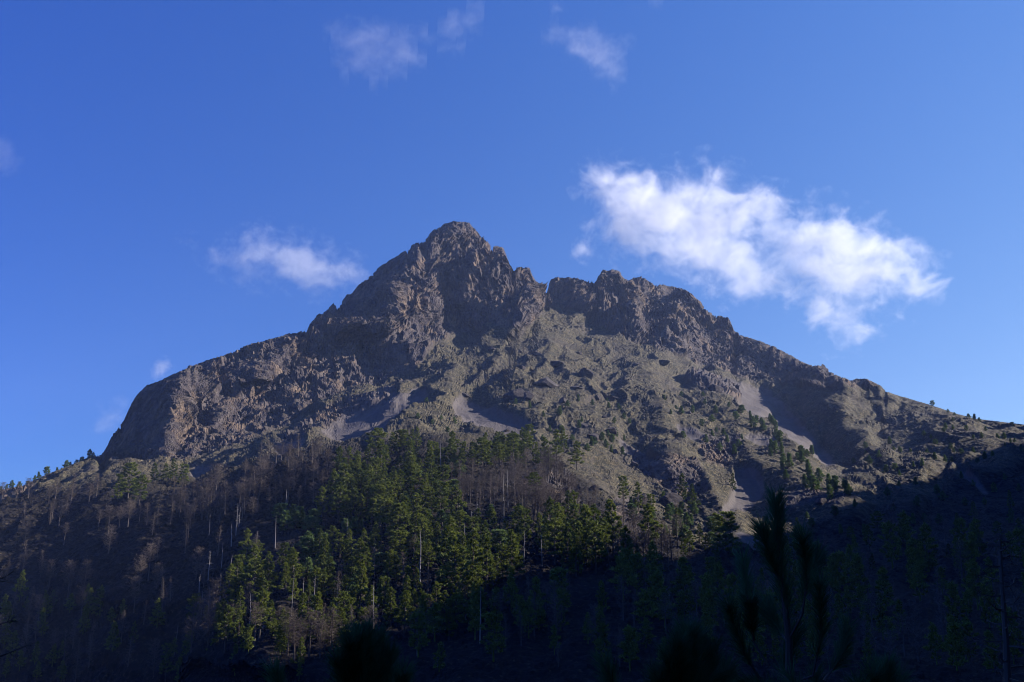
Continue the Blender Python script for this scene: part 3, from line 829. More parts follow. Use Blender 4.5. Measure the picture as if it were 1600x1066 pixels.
# ------------------------------------------------------------------ plants one can point to: (kind, tip u, tip v, height, variant, width, label)
POINTED = [
 ('pine', 585, 688, 54, 6, 1.25, 'broad dark round-crowned pine at the top left of the forest under the scree'),
 ('pine', 528, 712, 52, 4, 1.0, 'ragged green pine just left of the broad round pine'),
 ('pine', 646, 698, 58, 0, 1.0, 'tall pine at the upper forest edge right of the broad round pine'),
 ('pine', 676, 716, 62, 3, 1.0, 'tall yellow-lit pine below the rib between the two screes'),
 ('pine', 600, 742, 60, 0, .95, 'pointed pine in the middle of the upper forest with lit right side'),
 ('pine', 577, 763, 50, 5, 1.1, 'shorter pointed pine left of a taller pointed one in the upper forest'),
 ('pine', 507, 782, 50, 3, 1.35, 'bright green wide pine standing alone against dark forest'),
 ('pine', 622, 810, 78, 2, 1.15, 'big layered pine with sunlit clumps in the centre of the forest'),
 ('pine', 716, 782, 66, 4, 1.1, 'dense pine at the left edge of the grey bare trees'),
 ('pine', 690, 775, 60, 2, 1.2, 'dark spreading pine left of the grey bare trees'),
 ('pine', 545, 862, 58, 7, 1.0, 'yellow-green topped pine in the left middle of the forest'),
 ('pine', 403, 868, 78, 1, 1.15, 'large pale green pine standing on the left of the forest'),
 ('pine', 388, 832, 56, 4, 1.0, 'ragged pine just above the large pale green pine'),
 ('pine', 565, 903, 80, 0, 1.0, 'slender sunlit pine behind white dead trunks'),
 ('pine', 603, 925, 60, 2, .9, 'short sunlit pine right of the slender one near the grassy gap'),
 ('pine', 580, 932, 62, 5, .9, 'narrow sunlit pine between two taller pines near the grassy gap'),
 ('pine', 497, 863, 56, 0, .95, 'dark pointed pine with a faintly lit tip left of centre'),
 ('pine', 455, 878, 64, 4, 1.1, 'flat-topped pine with open branches above white dead trunks'),
 ('pine', 361, 953, 62, 3, 1.1, 'round yellow-green pine low on the left of the forest'),
 ('pine', 383, 966, 54, 3, 1.0, 'small yellow-green pine touching the round one low on the left'),
 ('pine', 303, 932, 56, 6, .95, 'spreading dark green pine low on the left slope'),
 ('pine', 262, 1010, 56, 2, .9, 'lit pine beside bare trees near the lower left'),
 ('pine', 222, 988, 36, 5, .9, 'very small lit pine tip in the dark lower left'),
 ('pine', 624, 894, 42, 5, 1.0, 'small pine with lit tip above the grassy gap'),
 ('pine', 650, 908, 48, 0, 1.0, 'small dark pine right of the grassy gap'),
 ('pine', 700, 842, 92, 3, 1.2, 'tall yellow-green pine at the left of the sunlit clump'),
 ('pine', 722, 855, 100, 1, 1.1, 'tallest bright pine in the middle of the sunlit clump'),
 ('pine', 742, 850, 96, 3, 1.05, 'bright pine at the right of the sunlit clump'),
 ('pine', 765, 862, 84, 5, 1.0, 'narrow pine at the right end of the sunlit clump'),
 ('pine', 812, 818, 60, 2, 1.0, 'green pine standing on lit dry grass below the outcrop'),
 ('pine', 838, 826, 56, 3, 1.0, 'second green pine on the lit dry grass below the outcrop'),
 ('pine', 913, 812, 90, 0, 1.35, 'big cone-shaped pine at the shadow edge with bright right side'),
 ('pine', 884, 838, 84, 3, 1.0, 'yellow-lit pine just left of the big cone-shaped pine'),
 ('pine', 955, 808, 92, 1, .95, 'tall pine right of the big cone-shaped pine'),
 ('pine', 975, 850, 78, 5, 1.0, 'lit pine ending the row at the shadow edge on the right'),
 ('pine', 992, 875, 52, 0, 1.0, 'small lit pine at the lower right end of the sunlit row'),
 ('pine', 892, 790, 60, 4, 1.0, 'pine beside the pale rock outcrop'),
 ('pine', 1137, 818, 80, 2, 1.35, 'large rounded pine at the foot of the right rock spur'),
 ('pine', 1066, 746, 46, 3, 1.15, 'pine at the head of a downhill line beside the lower scree'),
 ('pine', 1085, 768, 46, 5, 1.1, 'second pine of the downhill line beside the lower scree'),
 ('pine', 1142, 752, 30, 3, 1.1, 'lone pine on shaded ground left of the lowest scree'),
 ('pine', 1050, 813, 36, 5, 1.0, 'single narrow pine in the shaded gully'),
 ('pine', 968, 758, 42, 2, 1.0, 'dark pine left above the shaded gully'),
 ('pine', 992, 766, 46, 3, 1.1, 'pine on the left rim of the shaded gully'),
 ('pine', 1012, 786, 36, 2, 1.1, 'low pine further down the left rim of the shaded gully'),
 ('pine', 878, 684, 42, 3, 1.1, 'pine at the right end of the upper forest edge'),
 ('pine', 898, 702, 46, 4, 1.2, 'wide pine on open grass right of the upper forest edge'),
 ('pine', 814, 832, 40, 6, 1.0, 'low spreading pine between the grass and the bare trees'),
 ('pine', 830, 752, 44, 6, 1.3, 'dark rounded pine above the pale rock outcrop'),
 ('pine', 206, 748, 56, 2, 1.3, 'largest green pine of the clump on the left slope'),
 ('pine', 187, 756, 46, 3, 1.1, 'leftmost green pine of the clump on the left slope'),
 ('pine', 222, 757, 48, 6, 1.0, 'spreading pine right in the clump on the left slope'),
 ('pine', 243, 742, 34, 3, 1.2, 'small bright pine starting the row under the left cliff'),
 ('pine', 257, 738, 34, 1, 1.2, 'second small pine of the row under the left cliff'),
 ('pine', 271, 741, 32, 3, 1.3, 'third small pine of the row under the left cliff'),
 ('pine', 286, 738, 36, 2, 1.2, 'fourth small pine of the row under the left cliff'),
 ('pine', 48, 950, 24, 5, 1.0, 'tiny bright pine tip far left in the dark'),
 ('pine', 78, 940, 26, 3, 1.0, 'tiny bright pine right of the far left one in the dark'),
 ('bare', 118, 892, 66, 0, 1.0, 'pale leafless tree catching light in the dark left slope'),
 ('bare', 134, 930, 62, 4, 1.1, 'leafless tree close below the pale one on the left'),
 ('bare', 92, 935, 36, 1, .9, 'little leafless tree beside a bright pine tip on the left'),
 ('bare', 126, 1008, 74, 2, .95, 'conical leafless tree at the lower left edge of the forest'),
 ('bare', 181, 842, 46, 1, 1.3, 'round leafless tree high on the dark left slope'),
 ('bare', 232, 862, 60, 4, 1.0, 'tall leafless tree with clumped top on the left slope'),
 ('bare', 218, 882, 56, 0, .9, 'leafless tree just left of the clumped one on the left slope'),
 ('bare', 305, 985, 66, 0, 1.2, 'leafless tree with lit twigs low on the left'),
 ('bare', 245, 1000, 60, 1, 1.1, 'leafless tree beside a lit pine low on the left'),
 ('bare', 360, 770, 56, 1, 1.2, 'wide leafless tree left above the dark hollow'),
 ('bare', 385, 758, 60, 0, 1.2, 'tall leafless tree among its like left of the forest'),
 ('bare', 285, 780, 44, 1, 1.4, 'rounded leafless tree on the dark left slope under the cliff'),
 ('bare', 300, 822, 40, 4, 1.3, 'low leafless tree in the dark hollow on the left'),
 ('bare', 118, 756, 50, 2, 1.2, 'leafless tree standing on the grassy left shoulder'),
 ('bare', 157, 760, 40, 3, 1.0, 'thin leafless tree right on the grassy left shoulder'),
 ('bare', 467, 725, 50, 1, 1.3, 'rounded leafless tree above the left of the forest'),
 ('snag', 436, 828, 52, 0, .9, 'thin white dead trunk rising alone from dark forest'),
 ('snag', 490, 916, 66, 1, 1.2, 'white dead trunk with long drooping side branches'),
 ('snag', 470, 920, 78, 0, .9, 'straight white dead pole left of the branched one'),
 ('snag', 449, 918, 66, 2, .9, 'leaning pale dead trunk under the flat-topped pine'),
 ('snag', 659, 852, 84, 2, 1.0, 'tall pale dead trunk left of the sunlit pines'),
 ('snag', 590, 876, 50, 1, .6, 'short pale dead trunk between pines in the middle'),
 ('snag', 401, 948, 76, 2, .8, 'dead trunk directly below the large pale green pine'),
 ('snag', 689, 694, 56, 2, .8, 'thin dead trunk against green pines at the forest top'),
 ('snag', 540, 742, 34, 0, .9, 'short white dead stick below the ragged pine'),
 ('snag', 270, 972, 50, 0, .8, 'dead pole among bare trees low on the left'),
 ('snag', 528, 935, 60, 0, .8, 'grey dead pole left of the slender sunlit pine'),
 ('snag', 585, 925, 90, 2, .8, 'grey dead trunk in front of the slender sunlit pine'),
 ('snag', 750, 955, 90, 0, .8, 'dark dead pole in the shade below the sunlit clump'),
 ('snag', 790, 752, 60, 0, .8, 'pale dead pole among grey bare trees in the centre'),
]
taken = []
for kd, u, v, px, var, wd, lb in POINTED:
    plant(kd, u, v, px, lb, None, var, wd, by='top')['group'] = {'pine': 'pines of the mountain forest', 'bare': 'leafless trees of the mountain forest', 'snag': 'white dead trunks'}[kd]
    taken.append((u, v + px))

SKYL = [(4, 11), (14, 9), (24, 13), (35, 16), (47, 11), (58, 10), (66, 12), (78, 14), (92, 11), (104, 15), (112, 10), (121, 9), (128, 11), (140, 15), (147, 9)]
for u, h in SKYL:
    vs = np.interp(u, SKY[:, 0], SKY[:, 1])
    plant('young', u, vs + 3, h, 'small dark pine standing on the left skyline against the sky', 'pines along the left skyline', None, 1.2)
for u, v, h, lb in [(1453, 633, 9, 'tiny lone pine on the right skyline'), (1480, 646, 6, 'tiny round shrub-like pine on the right skyline'), (1521, 658, 11, 'largest rounded pine just below the right skyline'),
                    (1512, 662, 9, 'rounded pine left of the largest one below the right skyline'), (1528, 661, 8, 'rounded pine right of the largest one below the right skyline'),
                    (1390, 698, 12, 'wide dark pine on the lit right slope'), (1407, 712, 10, 'small pine below the wide dark pine on the right slope'),
                    (1440, 737, 12, 'small pine at the tip of the lit right slope'), (1365, 743, 13, 'small pine left of the tip of the lit right slope'),
                    (1400, 742, 11, 'small bright pine in the middle of the lit right slope foot'), (1534, 698, 9, 'small pine on the shaded right rib')]:
    plant('young', u, v, h, lb, None, None, 1.35)
    taken.append((u, v))

def fill(kind, poly, n, hpx, label, group, mind, mixk=None, wide=(1.0, 1.4)):
    us = [p[0] for p in poly]; vs = [p[1] for p in poly]
    got = 0; tries = 0
    while got < n and tries < n * 60:
        tries += 1
        u = random.uniform(min(us), max(us)); v = random.uniform(min(vs), max(vs))
        if not inpoly(poly, np.array([u]), np.array([v]))[0]: continue
        if any((u - a) ** 2 + ((v - b) * 1.5) ** 2 < mind * mind for a, b in taken): continue
        if bil(SCREE, np.array([u]), np.array([v]))[0] > 0.3: continue
        h = hpx * (0.75 + 0.5 * random.random()) * (0.8 + 0.4 * (v - min(vs)) / (max(vs) - min(vs) + 1))
        plant(kind, u, v, h, label, group, None, random.uniform(*wide))
        taken.append((u, v)); got += 1
    return got

print('fill',
 fill('pine', [(600,718),(690,712),(850,722),(880,745),(800,750),(600,745)], 40, 38, 'green pine in the close row along the upper forest edge under the scree', 'pines of the upper forest edge', 8),
 fill('pine', [(520,740),(600,735),(690,750),(700,830),(640,860),(500,840)], 56, 46, 'dark pine in the dense upper middle of the forest', 'pines of the upper forest', 10),
 fill('bare', [(330,770),(400,735),(520,722),(560,760),(520,790),(400,830),(300,860),(250,830)], 58, 40, 'grey-brown leafless tree in the bare wood left of the forest top', 'leafless trees of the upper left wood', 9, wide=(1.3, 1.9)),
 fill('bare', [(700,735),(860,750),(900,790),(870,860),(800,830),(720,830)], 74, 40, 'grey leafless tree in the dense bare wood right of the pines', 'leafless trees of the central wood', 7, wide=(1.2, 1.7)),
 fill('bare', [(860,800),(900,790),(1010,850),(1080,900),(1000,930),(860,900)], 44, 44, 'thin leafless tree among the pines at the right shadow edge', 'leafless trees at the right shadow edge', 8),
 fill('pine', [(840,840),(900,850),(1000,880),(1020,935),(900,930),(830,900)], 16, 62, 'pine in the row at the right shadow edge', 'pines at the right shadow edge', 12),
 fill('pine', [(380,880),(640,860),(780,930),(800,1010),(620,1030),(350,1040)], 74, 52, 'dark pine with little light in the lower middle of the forest', 'dark pines of the lower forest', 13),
 fill('bare', [(330,880),(640,880),(700,960),(640,1060),(330,1060)], 26, 55, 'leafless tree among dark pines in the lower middle', 'leafless trees of the lower forest', 13),
 fill('young', [(480,740),(700,740),(860,860),(820,940),(520,960),(400,900)], 50, 26, 'young pine', 'young pines under the forest trees', 9, wide=(1.2, 1.7)),
 fill('snag', [(330,780),(560,740),(860,760),(1000,880),(780,940),(560,960),(300,1000)], 26, 44, 'dead trunk', 'white dead trunks', 16),
 fill('bare', [(-20,830),(330,840),(360,960),(330,1066),(-20,1066)], 44, 48, 'dark leafless tree in the deep shade of the lower left', 'leafless trees of the lower left', 14),
 fill('bare', [(0,800),(180,780),(330,790),(300,840),(0,850)], 22, 34, 'leafless tree along the edge of the left shoulder', 'leafless trees of the left shoulder', 12),
 fill('pine', [(1050,850),(1300,830),(1600,800),(1600,920),(1080,940)], 36, 30, 'dark pine on the shaded lower right slope', 'pines of the shaded right slope', 15),
 fill('pine', [(640,840),(790,860),(860,850),(850,930),(700,940),(640,920)], 22, 56, 'sunlit pine in the crowded band around the bright clump', 'sunlit pines in the centre', 10),
 fill('young', [(1155,672),(1215,672),(1255,720),(1275,760),(1350,785),(1300,800),(1230,770),(1195,720)], 42, 16.72, 'green pine in the band down the crest of the right spur', 'pines of the right spur', 6.5, wide=(1.0, 1.4)),
 fill('young', [(1040,620),(1110,625),(1160,660),(1190,700),(1150,740),(1060,700),(1030,650)], 24, 11.44, 'small scattered pine on the lit slope above the rocky spur', 'small pines above the rocky spur', 12, wide=(1.0, 1.5)),
 fill('young', [(800,640),(960,640),(1010,700),(960,760),(870,740),(820,690)], 34, 11.44, 'small scattered pine on the boulder slope right of the scree', 'small pines of the boulder slope', 11, wide=(1.0, 1.5)),
 fill('young', [(640,640),(720,650),(720,690),(640,690)], 7, 8.8, 'tiny pine on the stony rib between the screes', 'tiny pines between the screes', 12, wide=(1.0, 1.5)),
 fill('young', [(1480,650),(1600,675),(1600,760),(1500,730),(1440,750),(1340,760),(1330,720),(1400,700)], 38, 8.8, 'small pine scattered over the right hillside', 'small pines of the right hillside', 10, wide=(1.1, 1.6)),
 fill('young', [(1260,780),(1420,760),(1600,770),(1600,860),(1250,850)], 26, 14.08, 'dark young pine on the shaded right slope', 'young pines of the shaded right slope', 16, wide=(1.1, 1.5)),
 fill('young', [(1040,800),(1110,830),(1150,880),(1000,860),(960,800)], 22, 21.12, 'young pine on the rocks beside the shaded gully', 'young pines beside the gully', 9, wide=(1.0, 1.4)))

# ------------------------------------------------------------------ say of every tree which one it is
MARKS = [(585,714,'broad round-crowned pine'), (528,738,'ragged green pine'), (676,745,'tall yellow-lit pine'), (600,770,'pointed mid-forest pine'), (507,805,'lone bright green pine'),
 (622,845,'big layered pine'), (716,812,'pine beside the bare wood'), (545,890,'yellow-topped pine'), (403,905,'large pale green pine'), (565,940,'slender sunlit pine'),
 (497,890,'faint-tipped pointed pine'), (455,905,'flat-topped pine'), (361,980,'round yellow-green pine'), (303,955,'spreading dark green pine'), (722,900,'tallest bright pine'),
 (812,845,'pine on lit dry grass'), (913,855,'big cone-shaped pine'), (955,850,'tall pine beside the cone-shaped one'), (1137,855,'large rounded pine'), (1066,768,'pine by the lower scree'),
 (1142,766,'lone pine by the lowest scree'), (1050,830,'single gully pine'), (992,790,'pine on the gully rim'), (898,725,'wide pine on open grass'), (206,775,'largest pine of the left clump'),
 (262,758,'row of small pines under the left cliff'), (118,925,'pale leafless tree'), (126,1040,'conical leafless tree'), (181,862,'round leafless tree'), (232,890,'clump-topped leafless tree'),
 (305,1015,'lit leafless tree low left'), (385,785,'tall leafless tree'), (285,800,'rounded leafless tree under the cliff'), (118,780,'leafless tree on the left shoulder'), (467,750,'rounded leafless tree above the forest'),
 (436,850,'thin white dead trunk'), (490,950,'branched white dead trunk'), (659,890,'tall pale dead trunk'), (689,720,'thin dead trunk at the forest top'), (790,780,'pale dead pole'),
 (868,805,'tall pale crag'), (909,600,'tall dark block'), (853,613,'broad dark crag'), (992,582,'single dark boulder'), (811,634,'wide dark crag'), (1116,619,'square dark crag'),
 (923,699,'lowest large boulder'), (1049,800,'crag in the gully'), (991,797,'big dark crag above the pines'), (770,660,'lit scree'), (680,650,'stony rib'), (1015,745,'lower scree'), (1250,690,'long shaded scree'),
 (1175,785,'lowest scree'), (1390,700,'wide pine on the right slope'), (1453,632,'lone skyline pine'), (1521,656,'largest pine below the right skyline'), (1440,735,'tip of the lit right slope'), (1525,765,'narrow right scree'), (1240,795,'crag at the spur foot')]
SHAPES = {'pine': ['pointed', 'broad', 'rounded', 'conical', 'ragged', 'slender', 'round-topped', 'open'], 'young': ['conical', 'rounded', 'wide', 'ragged', 'narrow'],
          'bare': ['round', 'full', 'conical', 'sparse', 'high-crowned', 'narrow'], 'snag': ['bare', 'branched', 'stubby']}
seen = set()
for e, u, v, px, kd, var, wd, grp in REC:
    if grp is None or 'skyline' in grp:
        seen.add(e['label']); continue
    cx_, cy_ = u, v + px * .5
    size = ('short ' if px < {'pine': 44, 'young': 11, 'bare': 42, 'snag': 38}[kd] else 'tall ' if px > {'pine': 60, 'young': 17, 'bare': 54, 'snag': 52}[kd] else '')
    noun = {'pine': 'pine', 'young': 'small pine', 'bare': 'leafless tree', 'snag': 'dead trunk'}[kd]
    best = None
    for d, mx_, my_, mn in sorted((math.hypot(cx_ - m[0], cy_ - m[1]), *m) for m in MARKS)[:9]:
        dx_, dy_ = cx_ - mx_, cy_ - my_
        ver = 'above' if dy_ < -abs(dx_) * .4 else 'below' if dy_ > abs(dx_) * .4 else ''
        hor = 'left of' if dx_ < -abs(dy_) * .4 else 'right of' if dx_ > abs(dy_) * .4 else ''
        if ver and hor: where = ver + ' and ' + hor
        else: where = ver or hor
        dist = 'close ' if d < 26 else 'a little way ' if d < 60 else 'well '
        for sh in ('', SHAPES[kd][var] + ' '):
            lb = '%s%s%s %s%s the %s' % (size, sh, noun, dist, where, mn)
            if lb not in seen and len(lb.split()) <= 16:
                best = lb; break
        if best: break
    if best: e['label'] = best; seen.add(best)
ORD = ['first', 'second', 'third', 'fourth', 'fifth', 'sixth', 'seventh', 'eighth', 'ninth', 'tenth', 'eleventh', 'twelfth', 'thirteenth', 'fourteenth', 'fifteenth']
for i, r in enumerate(sorted((r for r in REC if r[7] and 'skyline' in r[7]), key=lambda r: r[1])):
    r[0]['label'] = '%s from the left of the small dark pines on the left skyline' % ORD[i]

def shade_wood(name, kind, poly, n, hpx, mind, label, keep):
    """the wood in the deep valley shade: many near-black trees that read as one mass, joined"""
    VV, FF, CC = [], [], []; off = 0
    src = []
    for tr, cr in PROTO[kind][:5]:
        part_ = []
        for me, kp in ((tr, 1.0), (cr, keep)):
            v = np.empty(len(me.vertices) * 3, np.float32); me.vertices.foreach_get('co', v); v = v.reshape(-1, 3)
            f = np.empty(len(me.loops), np.int32); me.loops.foreach_get('vertex_index', f); f = f.reshape(-1, 3)
            c = np.empty(len(me.vertices) * 4, np.float32); me.color_attributes['tint'].data.foreach_get('color', c); c = c.reshape(-1, 4)
            if kp < 1:
                sel = RNG.random(len(f)) < kp; f = f[sel]
                tv = v[f].reshape(-1, 3, 3); ctr = tv.mean(1, keepdims=True); tv = ctr + (tv - ctr) * (1 / kp) ** .45
                c = c[f].reshape(-1, 4); v = tv.reshape(-1, 3); f = np.arange(len(v)).reshape(-1, 3)
            part_.append((v, f, c))
        src.append(part_)
    us = [p[0] for p in poly]; vs = [p[1] for p in poly]; done = []; t = 0
    while len(done) < n and t < n * 40:
        t += 1
        u, v = random.uniform(min(us), max(us)), random.uniform(min(vs), max(vs))
        if not inpoly(poly, np.array([u]), np.array([v]))[0] or any((u - a) ** 2 + (v - b) ** 2 * 2 < mind ** 2 for a, b in done): continue
        done.append((u, v))
        p = ground_at(u, v); h = hpx * random.uniform(.6, 1.25) / upix(p)[2]; k = h / HN[kind]; w = k * random.uniform(.85, 1.3)
        a = random.uniform(0, 6.28); ca, sa = math.cos(a), math.sin(a)
        for m_i, (v_, f_, c_) in enumerate(src[random.randrange(len(src))]):
            q = np.stack([(v_[:, 0] * ca - v_[:, 1] * sa) * w, (v_[:, 0] * sa + v_[:, 1] * ca) * w, v_[:, 2] * k], -1) + p
            VV.append(q); FF.append(f_ + off); CC.append(c_); off += len(q)
    me = mesh_from(name, np.concatenate(VV), np.concatenate(FF), PINE if kind == 'pine' else TWIG)
    ca_ = me.color_attributes.new('tint', 'FLOAT_COLOR', 'POINT'); cc = np.concatenate(CC)
    if len(cc) == len(me.vertices): ca_.data.foreach_set('color', cc.ravel().astype(np.float32))
    tag(add_obj(name, me), label, kind='stuff')
shade_wood('valley_pines', 'pine', [(640,1000),(860,960),(1100,930),(1250,880),(1620,880),(1620,1090),(640,1090)], 120, 62, 17, 'near-black pine wood filling the shaded valley bottom', .22)
shade_wood('valley_bare_trees', 'bare', [(640,1000),(860,950),(1100,920),(1250,860),(1620,850),(1620,1090),(640,1090)], 70, 60, 20, 'near-black leafless trees among the pines of the shaded valley bottom', .4)
shade_wood('lower_left_pines', 'pine', [(-20,960),(250,960),(520,1020),(640,1040),(640,1090),(-20,1090)], 50, 38, 18, 'near-black young pines and scrub low on the left slope', .25)

# ------------------------------------------------------------------ boulders and crags on the open slopes
def rock_mesh(seed):
    import bmesh
    bm = bmesh.new(); bmesh.ops.create_icosphere(bm, subdivisions=4, radius=1)
    v = np.array([x.co[:] for x in bm.verts])
    rg = np.random.default_rng(seed)
    d = np.full(len(v), 9.0)
    for _ in range(16):                                  # cut by random planes: a broken block
        n = rg.normal(size=3); n /= np.linalg.norm(n)
        c = v @ n; k = rg.uniform(.55, .95)
        d = np.minimum(d, np.where(c > 1e-3, k / np.maximum(c, 1e-3), 9.0))
    v = v * np.minimum(d, 1.25)[:, None]
    v += v * (0.10 * fbm(v * 1.7 + seed, 3, seed))[:, None] + v * (0.05 * fbm(v * 6, 2, seed + 3, True))[:, None]
    for x, co in zip(bm.verts, v): x.co = co
    me = bpy.data.meshes.new('boulder'); bm.to_mesh(me); bm.free(); me.materials.append(CRAG)
    return me
CRAG, nt_, b_ = new_mat('crag')
_g = nt_.nodes.new('ShaderNodeNewGeometry')
nt_.links.new(ramp(nt_, nz(nt_, _g.outputs['Position'], 0.35, 6, .7), [(.35, (.05, .043, .045)), (.52, (.11, .093, .09)), (.7, (.24, .20, .17))]), b_.inputs['Base Color'])
_bp = nt_.nodes.new('ShaderNodeBump'); _bp.inputs['Strength'].default_value = .7; nt_.links.new(nz(nt_, _g.outputs['Position'], 1.2, 6, .7), _bp.inputs['Height']); nt_.links.new(_bp.outputs[0], b_.inputs['Normal'])
ROCKS = [rock_mesh(900 + i) for i in range(6)]
BOULD = [(909,600,26,26,'tall dark block of rock in the middle of the boulder slope'), (853,613,42,24,'broad dark crag with a lit right edge on the boulder slope'),
 (866,578,38,18,'long dark crag above the broad one on the boulder slope'), (992,582,16,9,'single dark boulder on the smooth lit slope below the saddle'),
 (878,640,20,15,'boulder below the broad dark crag'), (828,636,20,20,'dark block at the left edge of the boulder slope'),
 (896,620,28,10,'low flat crag right of the broad one'), (1028,578,26,10,'low dark crag below the foot of the eastern cliffs'),
 (1116,619,28,18,'square dark crag on the crest above the long scree'), (1134,626,18,10,'smaller block just right of the square crag'),
 (929,638,15,8,'small low boulder right in the boulder slope'), (725,627,15,9,'dark block at the very top of the lit scree'),
 (719,674,11,8,'single boulder on the stony rib between the screes'), (811,634,42,24,'wide dark crag just right of the lit scree'),
 (814,594,15,9,'small block high on the slope left of the long dark crag'), (941,669,13,10,'small boulder among grass below the tall dark block'),
 (911,682,24,11,'low wide boulder with small pines around it'), (944,687,22,15,'dark boulder below the small one on the grassy slope'),
 (923,699,26,15,'lowest large boulder of the boulder slope'), (957,722,12,11,'small boulder left of the lower scree head'),
 (989,745,14,11,'boulder at the left rim of the lower scree'), (923,783,16,13,'pale boulder standing out of the forest edge'),
 (1049,800,42,24,'dark crag jutting into the shaded gully'), (991,797,42,28,'big dark crag above the pines right of the forest'),
 (962,806,16,12,'boulder left of the big dark crag above the pines'), (1011,829,20,15,'grey block below the big dark crag above the pines'),
 (1141,642,13,9,'small boulder on the path of the crest right of the square crag'), (983,612,11,6,'tiny boulder on the open lit slope'),
 (840,566,20,10,'dark boulder under the buttress foot'), (900,560,16,8,'small dark block under the saddle'),
 (770,560,22,12,'dark block under the headwall'), (690,600,12,7,'stone on the upper rib between the screes'),
 (960,640,14,7,'flat boulder left of the shaded hollow'), (1075,655,12,7,'boulder beside scattered pines on the upper spur'),
 (790,680,12,6,'little dark stone in the lit scree'), (868,800,26,40,'tall pale crag standing among bare trees'), (884,780,20,34,'pale pointed crag beside the tall one among bare trees'),
 (855,790,18,26,'dark-sided crag left of the tall pale one'), (1290,800,22,12,'low crag at the shaded foot of the right spur'), (1240,795,24,12,'crag among pines at the foot of the right spur')]
for i, (u, v, w, h, lb) in enumerate(BOULD):
    p = ground_at(u, v + h * .3); sc = upix(p)[2]
    o = add_obj('boulder', ROCKS[i % 6])
    o.location = (p[0], p[1] + w / sc * .15, p[2] + h / sc * .12)
    o.scale = (w / sc * .42, w / sc * .45, h / sc * .55)
    o.rotation_euler = (random.uniform(-.15, .15), random.uniform(-.2, .2), random.uniform(0, 6.28))
    tag(o, lb, 'boulder')

# ------------------------------------------------------------------ trees close to the viewpoint
def at_range(u, v, y, dy=0):
    a, b, c = ray(u, v)
    k = (y + dy) / float(b)
    return V(float(a) * k, y + dy, float(c) * k)

def needles(g, path, rg, n, L, wd, start=0.0):
    seg = [(path[i], path[i + 1]) for i in range(len(path) - 1)]
    tot = sum((b - a).length for a, b in seg)
    for _ in range(n):
        s = (start + (1 - start) * rg.random() ** .8) * tot
        for a, b in seg:
            l = (b - a).length
            if s <= l or (a, b) == seg[-1]: break
            s -= l
        p = a.lerp(b, min(1, s / l)); ax = (b - a).normalized()
        r = rdir(rg); r = (r - ax * r.dot(ax)).normalized()
        for _k in range(2):
            e = (ax * rg.uniform(1.3, 2.6) + r + rdir(rg) * .15).normalized()
            w = e.cross(rdir(rg)).normalized() * wd; ll = L * rg.uniform(.7, 1.1)
            m = p + e * ll * .55; t = p + e * ll + V(0, 0, -.06 * ll)
            c = rg.uniform(.3, .8)
            g.tri(p - w, p + w, m + w, c); g.tri(p - w, m + w, m - w, c); g.tri(m - w, m + w, t, c)

def near_pine(label, y, stem, shoots, seed, NL=.23, nn=230, foot_z=None):
    """stem and shoots: lists of (u, v) from the ground side to the tip"""
    rg = random.Random(seed)
    st = [at_range(u, v, y) for u, v in stem]
    fz = float(near_z(np.array([[st[0].x]]), np.array([[y]]))[0, 0]) - .15
    foot = V(st[0].x + .1, y, fz)
    root = bpy.data.objects.new('young_pine', None); COL.objects.link(root); root.location = foot
    tag(root, label, 'pine')
    def put(nm, g, mat, par, rel):
        me = g.mesh(nm, mat)
        o = bpy.data.objects.new(nm, me); COL.objects.link(o); o.parent = par
        if rel: o.location = -foot
        return o
    n = len(st)
    pts = [foot, foot.lerp(st[0], .35) + V(.04, 0, 0), foot.lerp(st[0], .7)] + st
    tot = len(pts)
    t = Geo(); t.limb(pts, [max(.006, .05 * (1 - i / tot) ** .8) for i in range(tot)], 8, .35)
    put('trunk', t, BARK, root, True)
    g = Geo(); needles(g, st[-5:], rg, int(nn * 3.0), NL * 1.1, .0022, .10)
    put('needles', g, NEARP, root, True)
    extra = []
    for k in range(10):                                   # lower whorls, mostly below the picture
        q = foot.lerp(st[0], .35 + .06 * k); a = k * 2.4 + rg.random()
        d = V(math.cos(a), math.sin(a), .5)
        extra.append([q, q + d * .35, q + d * .6 + V(0, 0, .15), q + d * .75 + V(0, 0, .45)])
    paths = [[at_range(u, v, y, rg.uniform(-.02, .02) * i + (0.12 if j % 2 else -.12) * i) for i, (u, v) in enumerate(sh)] for j, sh in enumerate(shoots)]
    for pth in paths + extra:
        b = Geo(); b.limb(pth, [.012 - .007 * i / (len(pth) - 1) for i in range(len(pth))], 5, .35)
        bo = put('branch', b, BARK, root, True)
        g = Geo(); needles(g, pth[-4:], rg, int(nn * 1.5), NL, .0022, .15)
        put('needles', g, NEARP, bo, False)
near_pine('dark long-needled young pine rising close in front at the lower right', 9.0,
          [(1232,1080),(1233,1004),(1225,932),(1220,904),(1214,846),(1212,786)],
          [[(1232,1000),(1253,961),(1261,909),(1258,875),(1254,843)], [(1261,909),(1270,892),(1276,868)], [(1222,912),(1210,889),(1200,860),(1191,830)],
           [(1201,1041),(1178,1004),(1167,921),(1161,875)], [(1232,1070),(1270,1056),(1283,990),(1282,950),(1281,918)], [(1287,1064),(1310,1033),(1318,1008),(1322,985)],
           [(1187,1061),(1161,1018),(1147,975),(1138,946)], [(1231,1003),(1218,987),(1205,965),(1198,946)], [(1178,1000),(1174,975),(1172,948)], [(1230,1075),(1225,1050),(1236,1010),(1245,985)],
           [(1215,1080),(1185,1070),(1120,1060),(1100,1040)]], 1)
